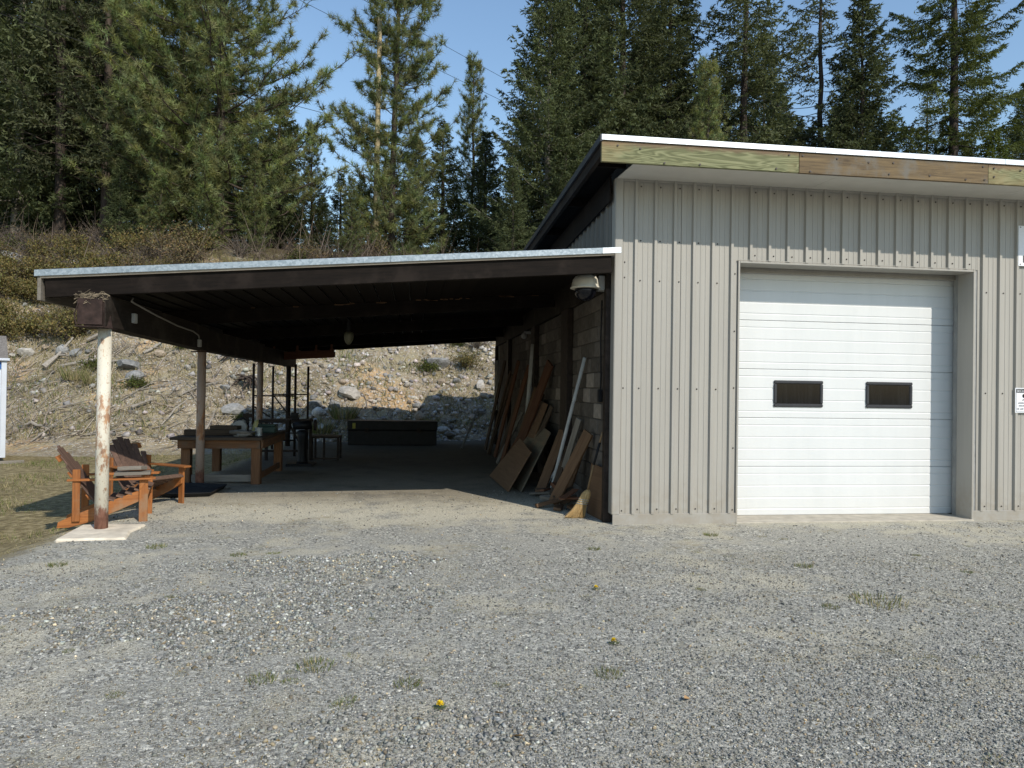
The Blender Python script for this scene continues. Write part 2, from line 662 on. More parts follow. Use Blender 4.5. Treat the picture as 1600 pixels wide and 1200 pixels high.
M['rust'] = m_plain('rusted_steel', (.036, .022, .018), 0.85, 0.1, .45, 14, .35, .006, 50)
M['soffit'] = m_plain('white_soffit', (.58, .56, .51), 0.6, var=.05, scale=3, bump=.03)
M['treated'] = mat_treated()
M['weathered'] = m_wood('weathered_brown_board', (.060, .040, .024), (.25, .175, .085), 'x', grain=6, stain=(.16, .145, .12))
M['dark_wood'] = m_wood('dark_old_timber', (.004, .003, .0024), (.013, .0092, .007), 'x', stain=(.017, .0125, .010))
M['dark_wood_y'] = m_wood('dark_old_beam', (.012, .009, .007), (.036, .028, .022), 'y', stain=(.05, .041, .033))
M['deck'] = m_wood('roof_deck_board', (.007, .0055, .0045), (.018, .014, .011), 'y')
M['lightwood'] = m_wood('pale_batten', (.25, .21, .16), (.46, .40, .32), 'x')
M['orange_x'] = m_wood('orange_stained_wood', (.20, .065, .018), (.43, .165, .045), 'x', rough=.6, stain=(.30, .17, .09))
M['orange_z'] = m_wood('orange_stained_post', (.20, .065, .018), (.43, .165, .045), 'z', rough=.6, stain=(.30, .17, .09))
M['slat'] = m_wood('weathered_slat', (.085, .052, .038), (.20, .125, .09), 'x', rough=.7)
M['slat_z'] = m_wood('weathered_back_slat', (.075, .045, .034), (.17, .105, .078), 'z', rough=.7)
M['bench_z'] = m_wood('bench_leg_wood', (.10, .048, .022), (.24, .125, .06), 'z', stain=(.14, .10, .07))
M['bench_x'] = m_wood('bench_rail_wood', (.10, .046, .02), (.25, .12, .055), 'x', stain=(.14, .10, .07))
M['plank_a'] = m_wood('brown_plank', (0.083, 0.044, 0.022), (0.173, 0.101, 0.054), 'x')
M['plank_b'] = m_wood('red_brown_plank', (0.075, 0.030, 0.015), (0.158, 0.071, 0.036), 'x')
M['rack_wood'] = m_wood('red_rack_wood', (.11, .038, .020), (.20, .085, .045), 'x')
M['plank_g'] = m_wood('grey_plank', (.12, .105, .085), (.25, .225, .19), 'x')
M['plank_d'] = m_wood('dark_plank', (.035, .024, .016), (.10, .068, .044), 'x')
M['ply'] = m_wood('plywood', (0.128, 0.071, 0.038), (0.210, 0.124, 0.068), 'x', grain=5, bump=.15)
M['ply_g'] = m_wood('grey_plywood', (.12, .10, .07), (.22, .18, .12), 'x', grain=5, stain=(.24, .14, .075), bump=.15)
M['ply_edge'] = m_plain('plywood_edge', (.36, .27, .17), 0.8)
M['pvc'] = m_plain('pale_pipe', (.42, .42, .40), 0.5, var=.15)
M['white_paint'] = m_plain('white_paint', (.52, .55, .59), 0.5, var=.06, scale=3)
M['blue_paint'] = m_plain('blue_paint', (.03, .12, .36), 0.5, var=.1)
M['shed_panel'] = m_plain('pale_panel', (.62, .68, .76), 0.5, var=.06)
M['shingle'] = m_plain('grey_shingle', (.16, .145, .13), 0.95, var=.35, scale=25, bump=.5)
M['concrete'] = m_plain('concrete', (.60, .53, .42), 0.9, var=.22, scale=7, bump=.3, bdist=.006, bscale=60)
M['sill'] = m_plain('worn_concrete', (.40, .365, .30), 0.9, var=.22, scale=7, bump=.3, bdist=.006, bscale=60)
M['black_steel'] = m_plain('black_steel', (.010, .010, .011), 0.55, .2, .4, 8)
M['black_rubber'] = m_plain('black_rubber', (.012, .012, .013), 0.8, var=.4)
M['dark_steel'] = m_plain('dark_brown_steel', (.030, .021, .016), 0.7, .3, .5, 12)
M['frame_grey'] = m_plain('charcoal_frame', (.035, .036, .040), 0.45, var=.15)
n_ = NT('window_pane')
n_.color(n_.ramp(n_.noise(n_.coord('Object', (26, 26, 1.6)), 1.0, 5, .7), [(0.46, (.004, .005, .006)), (0.85, (.013, .014, .015))]))  # vertical grime streaks in the colour, standing in for faint reflections
M['pane'] = n_.set(0.10, spec=.22)
M['cam_white'] = m_plain('cream_housing', (.55, .52, .44), 0.4, var=.05)
M['cam_dome'] = NT('smoked_dome').set(0.08)
M['cam_dome'].node_tree.nodes['Principled BSDF'].inputs['Base Color'].default_value = (.008, .008, .011, 1)
M['plastic_grey'] = m_plain('grey_plastic', (.30, .30, .29), 0.5)
M['cord'] = m_plain('pale_cord', (.20, .19, .17), 0.6)
M['black_cord'] = m_plain('black_cable', (.012, .012, .013), 0.6)
M['straw'] = mat_vcol('nest_straw', 0.9, 0, .2, 20)
M['bristle'] = m_wood('broom_corn', (.22, .12, .04), (.60, .42, .19), 'z', rough=.8, grain=30)
M['broom_handle'] = m_wood('broom_stick', (.16, .10, .05), (.32, .22, .12), 'z')
M['sticker'] = m_plain('yellow_sticker', (.30, .27, .05), 0.6)
M['screw'] = m_plain('screw_head', (.06, .05, .045), 0.5, .3)
M['black'] = m_plain('black_print', (.008, .008, .008), 0.6, bump=0)
M['grey_print'] = m_plain('grey_print', (.14, .14, .15), 0.6, bump=0)
M['sign_white'] = m_plain('sign_white', (.74, .75, .77), 0.45, var=.04, bump=.03)
M['bark'] = m_wood('conifer_bark', (.022, .016, .013), (.075, .054, .040), 'z', grain=6, bump=.8)
M['bark_pale'] = m_wood('pale_bark', (.13, .115, .09), (.30, .27, .22), 'z', grain=6, bump=.6)
M['pole'] = m_wood('utility_pole_wood', (.25, .20, .11), (.40, .33, .20), 'z', grain=5)
M['dead_wood'] = m_wood('dead_branch', (.16, .14, .115), (.40, .36, .305), 'x', grain=6)
M['rock_grey'] = mat_rock('grey_rock', (.13, .13, .125), (.34, .335, .32))
M['rock_pale'] = mat_rock('pale_rock', (.27, .25, .22), (.56, .53, .48))
M['rock_tan'] = mat_rock('tan_rock', (.20, .155, .11), (.42, .345, .26))
M['dandelion'] = m_plain('dandelion_yellow', (.78, .56, .015), 0.7, var=.1, bump=0)
M['tin'] = m_plain('tin_can', (.36, .38, .37), 0.4, .3, .2)
M['yellow_plastic'] = m_plain('yellowish_plastic', (.30, .27, .11), 0.5)
M['lamp_glass'] = m_plain('dusty_lamp_glass', (.11, .11, .075), 0.4)
M['bag'] = m_plain('crumpled_paper', (.19, .175, .155), 0.9, var=.2, scale=14, bump=.6, bdist=.02, bscale=18)
M['green_tool'] = m_plain('green_paint', (.045, .075, .06), 0.5)
M['oak_leaf'] = m_plain('dry_leaf', (.36, .22, .10), 0.8, bump=0)

# ------------------------------------------------------------------ ground
def grid_mesh(name, xs, ys, fn):
    X, Y = np.meshgrid(xs, ys)
    Z = fn(X, Y)
    V = np.stack([X, Y, Z], -1).reshape(-1, 3)
    nx, ny = len(xs), len(ys)
    i = np.arange((nx - 1) * (ny - 1))
    a = (i // (nx - 1)) * nx + i % (nx - 1)
    Fc = np.stack([a, a + 1, a + nx + 1, a + nx], -1)
    return np_mesh(name, V, Fc, smooth=True)


xs = np.concatenate([np.linspace(-400, -30, 14)[:-1], np.linspace(-30, -9, 22)[:-1], np.arange(-9, 12, .2), np.linspace(12, 400, 20)])
ys = np.concatenate([np.linspace(-300, -4, 14)[:-1], np.arange(-4, 12, .2), np.linspace(12, 24, 20)[:-1], np.linspace(24, 500, 20)])
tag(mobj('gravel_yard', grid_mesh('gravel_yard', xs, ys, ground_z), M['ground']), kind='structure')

xs = np.concatenate([np.linspace(-120, -30, 25)[:-1], np.arange(-30, 16, .22), np.linspace(16, 120, 60)])
ys = np.concatenate([np.arange(18.0, 33, .2), np.linspace(33, 60, 40)[:-1], np.linspace(60, 160, 20)])
hr = RS(5)
tag(mobj('hillside', grid_mesh('hillside', xs, ys, lambda X, Y: hill_z(X, Y) + hr.uniform(-.05, .05, X.shape) * (Y > 21)), M['hill']), kind='structure')

# ------------------------------------------------------------------ scattered stones (one mesh)
CUBE_V = np.array([(-1, -1, -1), (1, -1, -1), (1, 1, -1), (-1, 1, -1), (-1, -1, 1), (1, -1, 1), (1, 1, 1), (-1, 1, 1)], float)
CUBE_T = np.array([(0, 2, 1), (0, 3, 2), (4, 5, 6), (4, 6, 7), (0, 1, 5), (0, 5, 4), (1, 2, 6), (1, 6, 5), (2, 3, 7), (2, 7, 6), (3, 0, 4), (3, 4, 7)])


OCT_V = np.array([(1, 0, 0), (-1, 0, 0), (0, 1, 0), (0, -1, 0), (0, 0, 1), (0, 0, -1)], float)
OCT_T = np.array([(0, 2, 4), (2, 1, 4), (1, 3, 4), (3, 0, 4), (2, 0, 5), (1, 2, 5), (3, 1, 5), (0, 3, 5)])


def rot_mats(r, n):
    q = r.normal(size=(n, 4))
    q /= np.linalg.norm(q, axis=1, keepdims=True)
    w_, x, y, z = q.T
    return np.stack([np.stack([1 - 2 * (y * y + z * z), 2 * (x * y - z * w_), 2 * (x * z + y * w_)], -1),
                     np.stack([2 * (x * y + z * w_), 1 - 2 * (x * x + z * z), 2 * (y * z - x * w_)], -1),
                     np.stack([2 * (x * z - y * w_), 2 * (y * z + x * w_), 1 - 2 * (x * x + y * y)], -1)], 1)


def stones(name, x, y, zf, size, col, seed, m, sink=0.15, flat=0.75, octa=False):
    r = RS(seed)
    n = len(x)
    BV, BT = (OCT_V * 1.45, OCT_T) if octa else (CUBE_V, CUBE_T)
    nv = len(BV)
    base = BV[None] * r.uniform(.45, 1.0, (n, nv, 3)) + (r.normal(size=(n, nv, 3)) * .22 if octa else 0)
    base *= np.stack([r.uniform(.6, 1.1, n), r.uniform(.5, .95, n), r.uniform(.4, .8, n)], -1)[:, None]
    base = np.einsum('nij,nkj->nki', rot_mats(r, n), base)
    base[..., 2] *= flat
    base *= (size / 2)[:, None, None]
    z = zf(x, y) + size * sink
    V = base + np.stack([x, y, z], -1)[:, None]
    Fc = (BT[None] + (np.arange(n) * nv)[:, None, None]).reshape(-1, 3)
    c = np.repeat(col, nv, axis=0)
    return tag(mobj(name, np_mesh(name, V.reshape(-1, 3), Fc, c), m), kind='stuff')


r = RS(21)


def grav_cols(r, n, light=0.0):
    g = r.choice([.13, .20, .26, .33, .42, .55, .72], n, p=[.13, .24, .28, .21, .10, .035, .005]) * r.uniform(.85, 1.15, n) * (1 + light)
    g = g * .88
    c = np.stack([g * r.uniform(.98, 1.06, n), g, g * r.uniform(.82, .95, n)], -1)
    t = r.uniform(size=n) < .10
    c[t] *= np.array([1.25, 1.05, .8])
    return c


PX, PY, PS, PC = [], [], [], []


def scat(n, y0, y1, smin, smax, lim=-.34, fx=.78, power=1.0):
    y = y0 + (y1 - y0) * r.uniform(size=n) ** power
    x = y * r.uniform(-.60, .98, n)
    ok = ~((x > 2.2) & (y > 8.0))
    ok &= (lump(x, y, 1.1, 31) + .5 * lump(x, y, 3.5, 33) + r.normal(size=n) * .35) > lim
    ok &= ~((x < -3.6) & (y > 7.2))
    x, y = x[ok], y[ok]
    s = smin + (smax - smin) * r.uniform(size=len(x)) ** 2.6
    PX.append(x); PY.append(y); PS.append(s); PC.append(grav_cols(r, len(x)))


scat(22000, 2.3, 4.0, .008, .024)
scat(20000, 4.0, 6.5, .009, .026)
scat(10000, 6.5, 11.0, .010, .028)
# the patches of coarser pale crushed stone
for cx, cy, ax, ay, n in ((-1.3, 5.05, 1.0, .72, 5200), (-.75, 6.4, .95, .5, 2600), (.05, 3.25, .75, .30, 900), (-.3, 5.4, .6, .4, 900)):
    a = r.uniform(0, 6.283, n)
    q = np.sqrt(r.uniform(size=n)) * (1 + .25 * np.sin(3 * a + cx) + .15 * np.sin(7 * a))
    x = cx + ax * q * np.cos(a)
    y = cy + ay * q * np.sin(a)
    PX.append(x); PY.append(y); PS.append(.013 + .025 * r.uniform(size=n) ** 2.0); PC.append(grav_cols(r, n, .14) * np.array([.98, 1.0, 1.02]))
stones('loose_gravel', np.concatenate(PX), np.concatenate(PY), ground_z, np.concatenate(PS), np.concatenate(PC), 3, M['stone'])

PX, PY, PS, PC = [], [], [], []
scat(52000, 2.3, 4.2, .006, .013, -9)
scat(34000, 4.2, 6.8, .007, .014, -9)
stones('fine_gravel', np.concatenate(PX), np.concatenate(PY), ground_z, np.concatenate(PS), np.concatenate(PC), 6, M['stone'], .32, .95, octa=True)

# rubble on the bank
n = 24000
r = RS(77)
y = 20.6 + 7.5 * r.uniform(size=n) ** 1.3
x = r.uniform(-15, 6.5, n)
dens = .7 * lump(x, y, .8, 41) + .6 * lump(x, y, 2.2, 43) + .05 * (x + 3) + r.normal(size=n) * .25
ok = (dens > -.25) & ((x > -4) | (r.uniform(size=n) < .45))
x, y = x[ok], y[ok]
n = len(x)
s = .025 + .24 * r.uniform(size=n) ** 5
g = r.uniform(.14, .60, n) * np.where(x < -3, .8, 1.0)
c = np.stack([g * r.uniform(1.0, 1.18, n), g, g * r.uniform(.78, .98, n)], -1)
stones('rubble', x, y, hill_z, s, c, 8, M['rubble'], .12, .85)


# ------------------------------------------------------------------ grass, twigs
def blades(name, x, y, zf, h, wd, col, seed, m, lean=.5):
    r = RS(seed)
    n = len(x)
    a = r.uniform(0, 6.283, n)
    z = zf(x, y) - .01
    b = np.stack([x, y, z], -1)
    side = np.stack([np.cos(a), np.sin(a), 0 * a], -1) * (wd / 2)[:, None]
    la = r.uniform(0, 6.283, n)
    ll = h * r.uniform(0, lean * 2, n)
    tip = b + np.stack([np.cos(la) * ll, np.sin(la) * ll, h], -1)
    V = np.stack([b - side, b + side, tip], 1).reshape(-1, 3)
    Fc = np.arange(3 * n).reshape(n, 3)
    o = mobj(name, np_mesh(name, V, Fc, np.repeat(col, 3, axis=0)), m)
    return tag(o, kind='stuff')


def grass_cols(r, n, green):
    d = np.array([.345, .29, .16])[None] * r.uniform(.55, 1.2, (n, 1))
    g = np.array([.115, .145, .042])[None] * r.uniform(.6, 1.35, (n, 1))
    return np.where((r.uniform(size=n) < green)[:, None], g, d)


r = RS(51)
n = 60000
y = 6.9 + 13.9 * r.uniform(size=n) ** 1.5
x = -3.5 - (r.uniform(size=n) ** 1.3) * 11
edge = lump(x, y, 1.8, 61)
edge = edge + .5 * lump(x, y, 6, 69) + r.normal(size=n) * .25
ok = (x < -3.70 + .5 * edge) & (y > 7.25 + .5 * edge) & (lump(x, y, 1.3, 63) + .6 * lump(x, y, 4, 64) + r.normal(size=n) * .3 > -.22)
x, y = x[ok], y[ok]
n = len(x)
gr = np.clip(.40 + .8 * lump(x, y, .7, 65), .08, .9)
hv_ = np.clip(.55 + 1.5 * lump(x, y, 2.4, 67), .25, 1.9)
blades('verge_grass', x, y, ground_z, r.uniform(.03, .10, n) * hv_, r.uniform(.007, .014, n), grass_cols(r, n, gr), 2, M['grass'], .7)

n = 44000
y = 20.7 + 9.5 * r.uniform(size=n)
x = r.uniform(-17, 6.5, n)
ok = (lump(x, y, 1.0, 71) + .7 * lump(x, y, 2.9, 73) - .03 * x + r.normal(size=n) * .25) > .06
x, y = x[ok], y[ok]
n = len(x)
gr = np.clip(.30 + .6 * lump(x, y, .9, 75), .04, .8)
blades('bank_grass', x, y, hill_z, r.uniform(.08, .32, n), r.uniform(.014, .03, n), grass_cols(r, n, gr), 4, M['grass'], .6)


def sticks(name, n, xr, yr, lr, rr, seed, zf, m, upf=.12, cond=None, pale=(.31, .275, .23)):
    """small fallen twigs as thin three-sided prisms in one mesh"""
    r = RS(seed)
    x = r.uniform(xr[0], xr[1], n)
    y = r.uniform(yr[0], yr[1], n)
    if cond is not None:
        ok = cond(x, y, r)
        x, y = x[ok], y[ok]
        n = len(x)
    L = r.uniform(lr[0], lr[1], n)
    a = r.uniform(0, 6.283, n)
    x2, y2 = x + L * np.cos(a), y + L * np.sin(a)
    z1 = zf(x, y) + .02
    z2 = zf(x2, y2) + .02 + L * np.abs(r.normal(size=n)) * upf
    p0 = np.stack([x, y, z1], -1)
    p2 = np.stack([x2, y2, z2], -1)
    p1 = (p0 + p2) / 2 + np.stack([r.normal(size=n) * L * .08, r.normal(size=n) * L * .08, np.abs(r.normal(size=n)) * L * .05], -1)
    rad = r.uniform(rr[0], rr[1], n)
    d = p2 - p0
    d /= np.linalg.norm(d, axis=1, keepdims=True) + 1e-9
    s = np.cross(d, np.array([0, 0, 1.0]))
    s /= np.linalg.norm(s, axis=1, keepdims=True) + 1e-9
    t = np.cross(s, d)
    rings = []
    for p, k in ((p0, 1.0), (p1, .8), (p2, .35)):
        for an in (0, 2.094, 4.189):
            rings.append(p + (s * math.cos(an) + t * math.sin(an)) * (rad * k)[:, None])
    V = np.stack(rings, 1)
    T = []
    for q in (0, 3):
        for k in range(3):
            A, B = q + k, q + (k + 1) % 3
            T += [(A, B, B + 3), (A, B + 3, A + 3)]
    Fc = (np.array(T)[None] + (np.arange(n) * 9)[:, None, None]).reshape(-1, 3)
    c = np.array(pale)[None] * r.uniform(.45, 1.5, (n, 1)) * np.stack([np.ones(n), r.uniform(.92, 1, n), r.uniform(.8, 1, n)], -1)
    return tag(mobj(name, np_mesh(name, V.reshape(-1, 3), Fc, np.repeat(c, 9, axis=0)), m), kind='stuff')


sticks('fallen_twigs', 2600, (-14, 0), (20.4, 25), (.12, .8), (.006, .018), 91, hill_z, M['twig'], .10,
       lambda x, y, r: (lump(x, y, 1.2, 93) + .04 * (-x - 4) + r.normal(size=len(x)) * .3) > .1)
sticks('dry_brush', 9000, (-20, 8), (27.5, 34), (.25, 1.0), (.006, .016), 95, hill_z, M['twig'], .9,
       lambda x, y, r: (lump(x, y, .9, 97) + r.normal(size=len(x)) * .3) > -.05, (.13, .105, .085))

# ------------------------------------------------------------------ the metal workshop
shed = thing('workshop_building', 'taupe ribbed metal workshop with white overhead door and flat white roof edge', 'building', (2.29, D, 0))
XR, YB = 13.0, 20.45
TH = 3.12           # head of the door opening
DX0, DX1 = 3.832, 6.923
PITCH_R, RIB0 = .2378, 2.516


def rib_profile(x0, x1):
    pts = [(x0, 0.0)]
    k = math.floor((x0 - RIB0) / PITCH_R) - 1
    while True:
        b = RIB0 + k * PITCH_R
        if b > x1: break
        for dx, dy in ((0, 0), (.009, -.030), (.040, -.030), (.056, 0), (.108, 0), (.112, -.004), (.122, -.004), (.126, 0), (.172, 0), (.176, -.004), (.186, -.004), (.190, 0)):
            q = b + dx
            if x0 + .001 < q < x1 - .001: pts.append((q, dy))
        k += 1
    pts.append((x1, 0.0))
    return pts


def siding_sheet(name, x0, x1, z0, z1, parent, y0=D - .004, side=False):
    pts = rib_profile(x0, x1)
    m = MB()
    vs, fs = [], []
    for q, dy in pts:
        for z in (z0, z1):
            vs.append((q, y0 + dy, z) if not side else (2.286 + dy, q, z))
    for i in range(len(pts) - 1):
        a = 2 * i
        fs.append((a, a + 2, a + 3, a + 1))
    for q, dy in pts:       # the sheet's own thickness at its cut ends
        pass
    m.add(vs, fs)
    o = m.build(name, M['siding_shaded'] if side else M['siding'], parent, fix=False)
    return o


# sheets: left of the door, above it, right of it (each about three feet wide)
edges = [2.375, 3.095, 3.795]
for a, b in zip(edges, edges[1:]): siding_sheet('wall_sheet', a, b + .004, .12, 4.062, shed)
e2 = [3.795, 4.70, 5.65, 6.60, 6.985]
for a, b in zip(e2, e2[1:]): siding_sheet('wall_sheet', a + .004, b + .008, TH + .03, 4.062, shed)
e3 = [6.995, 7.55, 8.50, 9.45, 10.4, 11.4, 12.9]
for a, b in zip(e3, e3[1:]): siding_sheet('wall_sheet', a, b + .004, .12, 4.062, shed)
# wall core behind the sheets, with the opening left free
core = MB()
core.box(2.34, DX0 - .02, D + .004, D + .22, 0, 4.06)
core.box(DX1 + .02, XR, D + .004, D + .22, 0, 4.06)
core.box(DX0 - .02, DX1 + .02, D + .004, D + .22, TH + .03, 4.06)
core.box(DX0 - .35, DX0 - .25, D + .223, D + .52, 0, 3.5)
core.box(DX1 + .25, DX1 + .35, D + .223, D + .52, 0, 3.5)
core.box(DX0 - .249, DX1 + .249, D + .223, D + .52, 3.45, 3.52)
core.box(XR - .2, XR, D + .222, YB, 0, 3.6)
core.box(2.34, XR - .202, YB - .2, YB, 0, 3.6)
core.build('wall_core', M['plastic_grey'], shed)
# trims
t = MB()
t.box(2.29, 2.378, D - .03, D - .0045, .12, 4.06).box(2.283, 2.2895, D - .03, D + .12, .12, 4.06)
t.build('corner_trim', M['siding'], shed, .004)
t = MB().box(2.297, DX0 - .01, D - .026, D - .005, -.03, .125)
t.build('base_trim', M['siding'], shed, .004)
t = MB().box(DX1 + .01, XR, D - .026, D - .005, -.03, .125)
t.build('base_trim', M['siding'], shed, .004)
MB().box(DX0 - .022, DX0, D - .028, D + .24, 0, TH + .03).build('door_jamb', M['siding'], shed, .003)
MB().box(DX1, DX1 + .026, D - .028, D + .24, -.02, TH + .03).build('door_jamb', M['siding'], shed, .003)
MB().box(DX0 + .001, DX1 - .001, D - .028, D + .24, TH, TH + .026).build('door_head', M['siding'], shed, .003)
MB().box(DX0 - .03, DX1 + .03, D - .030, D - .021, TH + .032, TH + .040).build('head_flashing', M['siding'], shed)
MB().box(DX1 + .04, DX1 + .10, D + .29, D + .36, .0, TH + .1).build('door_track', M['plastic_grey'], shed, .003)
MB().box(DX0 - .10, DX0 - .04, D + .29, D + .36, .0, TH + .1).build('door_track', M['plastic_grey'], shed, .003)
MB().box(DX0 - .02, DX1 + .02, D - .05, D + .6, -.05, .018).build('door_sill', M['sill'], shed, .006)

# the overhead door: five ribbed sections and two windows
MB().box(DX0 - .2, DX1 + .2, D + .33, D + .375, TH - .05, TH + .32).build('door_header_seal', M['siding'], shed, .003)
door = bpy.data.objects.new('garage_door', None)
door.location = ((DX0 + DX1) / 2, D + .24, 0)
link(door, shed)
YD = D + .40
SH = .6165
WIN = ((4.494, 5.163), (5.757, 6.410))
for s in range(5):
    z0 = .018 + s * SH
    prof = [(0.006, z0 + .001), (0, z0 + .006)]
    for gz_ in (.085, .225, .375, .525):
        prof += [(0, z0 + gz_ - .012), (.005, z0 + gz_ - .004), (.005, z0 + gz_ + .003), (0, z0 + gz_ + .007)]
    prof += [(0, z0 + SH - .012), (.010, z0 + SH - .002), (.05, z0 + SH - .002), (.05, z0 + .001)]
    mb = MB().prism(prof, lambda u, v, tt: (tt, YD + u, v), DX0 - .15, DX1 + .15)
    o = mb.build('door_section', M['door'], door)
for a, b in WIN:
    zb, zt, fwd = 1.391, 1.728, .042
    m = MB()
    m.box(a, b, YD - .022, YD - .002, zb, zb + fwd).box(a, b, YD - .022, YD - .002, zt - fwd, zt)
    m.box(a, a + fwd, YD - .022, YD - .002, zb + fwd + .0005, zt - fwd - .0005).box(b - fwd, b, YD - .022, YD - .002, zb + fwd + .0005, zt - fwd - .0005)
    m.build('window_frame', M['frame_grey'], door, .010)
    MB().box(a + fwd - .004, b - fwd + .004, YD - .009, YD - .004, zb + fwd - .004, zt - fwd + .004).build('window_pane', M['pane'], door)
MB().box(DX0 - .3, DX1 + .3, YD + .06, YD + .09, -.05, TH + .3).build('door_backing', M['black_rubber'], door)

# roof: slab falling gently to the back, fascia boards, flashing, soffit
def roofz(y): return 4.255 - .031 * (y - 7.44)


rx0, rx1, ry0, ry1 = 1.935, XR + .4, 7.47, 21.0
MB().add([(rx0, ry0, roofz(ry0)), (rx1, ry0, roofz(ry0)), (rx1, ry1, roofz(ry1)), (rx0, ry1, roofz(ry1)),
          (rx0, ry0, roofz(ry0) + .03), (rx1, ry0, roofz(ry0) + .03), (rx1, ry1, roofz(ry1) + .03), (rx0, ry1, roofz(ry1) + .03)], MB.BF).build('roof', M['galv'], shed)
MB().bar((rx0 - .014, 7.44, roofz(7.44) + .008), (rx0 - .014, ry1, roofz(ry1) + .008), .026, .075).build('rake_flashing', M['frame_grey'], shed)
MB().bar((rx0 + .03, 7.475, roofz(7.475) - .075), (rx0 + .03, ry1, roofz(ry1) - .075), .05, .14).build('rake_board', M['dark_wood_y'], shed)
for k in range(9):
    yy = 7.9 + k * 1.6
    MB().box(rx0 + .06, 2.33, yy, yy + .045, roofz(yy) - .14, roofz(yy) - .004).build('lookout', M['dark_wood'], shed)
MB().add([(rx0 + .06, 7.50, roofz(7.5) - .020), (2.32, 7.50, roofz(7.5) - .020), (2.32, ry1, roofz(ry1) - .020), (rx0 + .06, ry1, roofz(ry1) - .020),
          (rx0 + .06, 7.50, roofz(7.5) - .004), (2.32, 7.50, roofz(7.5) - .004), (2.32, ry1, roofz(ry1) - .004), (rx0 + .06, ry1, roofz(ry1) - .004)], MB.BF).build('overhang_boards', M['deck'], shed)
plank('frieze_board', (2.24, 8.22, 3.95), (2.24, YB, 3.60), .30, .02, (-1, 0, 0), M['dark_wood'], shed)
b1 = MB().box(1.925, 4.168, 7.447, 7.485, 4.010, 4.236).build('fascia_board', M['treated'], shed, .003, label='greenish treated fascia board at the left roof corner')
b2 = MB().box(4.172, 6.488, 7.445, 7.485, 4.008, 4.234).build('fascia_board', M['weathered'], shed, .003, label='brown weathered fascia board in the middle')
b3 = MB().box(6.492, XR + .4, 7.447, 7.485, 4.008, 4.236).build('fascia_board', M['treated'], shed, .003, label='greenish treated fascia board at the right edge')
for a, b in ((1.920, 4.35), (4.353, 6.69), (6.693, XR + .4)):
    m = MB().box(a, b, 7.428, 7.443, 4.238, 4.297).box(a, b, 7.4435, 7.62, 4.290, 4.297)
    m.build('roof_flashing', M['galv_white'], shed, .002)
for a, b in ((2.30, 4.695), (4.70, 7.14), (7.145, 9.6), (9.605, XR)):
    MB().add([(a, 7.486, 4.022), (b, 7.486, 4.022), (b, D - .01, 4.058), (a, D - .01, 4.058), (a, 7.486, 4.032), (b, 7.486, 4.032), (b, D - .01, 4.068), (a, D - .01, 4.068)], MB.BF).build('soffit_panel', M['soffit'], shed, .002)
MB().box(2.285, XR, D - .024, D - .012, 4.030, 4.055).build('wall_cap_trim', M['siding'], shed)

# nails in the fascia
nl = MB()
for x, z in ((2.35, 4.17), (2.62, 4.03), (3.02, 4.035), (3.9, 4.04), (4.05, 4.20), (4.3, 4.03), (4.62, 4.19), (5.0, 4.17), (5.3, 4.18), (5.25, 4.05), (5.75, 4.06), (6.2, 4.04), (6.44, 4.05), (6.42, 4.2), (6.56, 4.19), (6.56, 4.09), (6.9, 4.18), (4.21, 4.20), (2.1, 4.19)):
    nl.lathe([(0.001, 0), (.011, .002), (.011, .012), (.001, .013)], (0, 0, 0), 8)
    for i in range(len(nl.v) - 32, len(nl.v)):
        q = nl.v[i]
        nl.v[i] = (x + q[0], 7.4435 - q[2] * .5, z + q[1])
nl.build('nail_heads', M['screw'], shed, kind='stuff')
# siding screws
sm = MB()


def screw(x, z, y=D - .006):
    k = len(sm.v)
    sm.lathe([(.010, 0), (.009, .003), (.006, .0035), (.005, .009)], (0, 0, 0), 6)
    for i in range(k, len(sm.v)):
        q = sm.v[i]
        sm.v[i] = (x + q[0], y - q[2], z + q[1])


for k in range(-1, 46):
    xx = RIB0 + k * PITCH_R + .085
    if 2.40 < xx < DX0 - .06 or xx > DX1 + .1:
        for z in (.175, 1.60, 2.87, 3.98): screw(xx, z)
        if xx < DX0: screw(xx, 3.34)
    elif DX0 < xx < DX1:
        screw(xx, TH + .10); screw(xx, 3.98)
for z in (.16, .9, 1.62, 2.3, 2.99): screw(DX0 - .055, z)
for z in (.16, 1.6, 2.9, 3.08): screw(2.41, z)
sm.build('siding_screws', M['screw'], shed, kind='stuff')

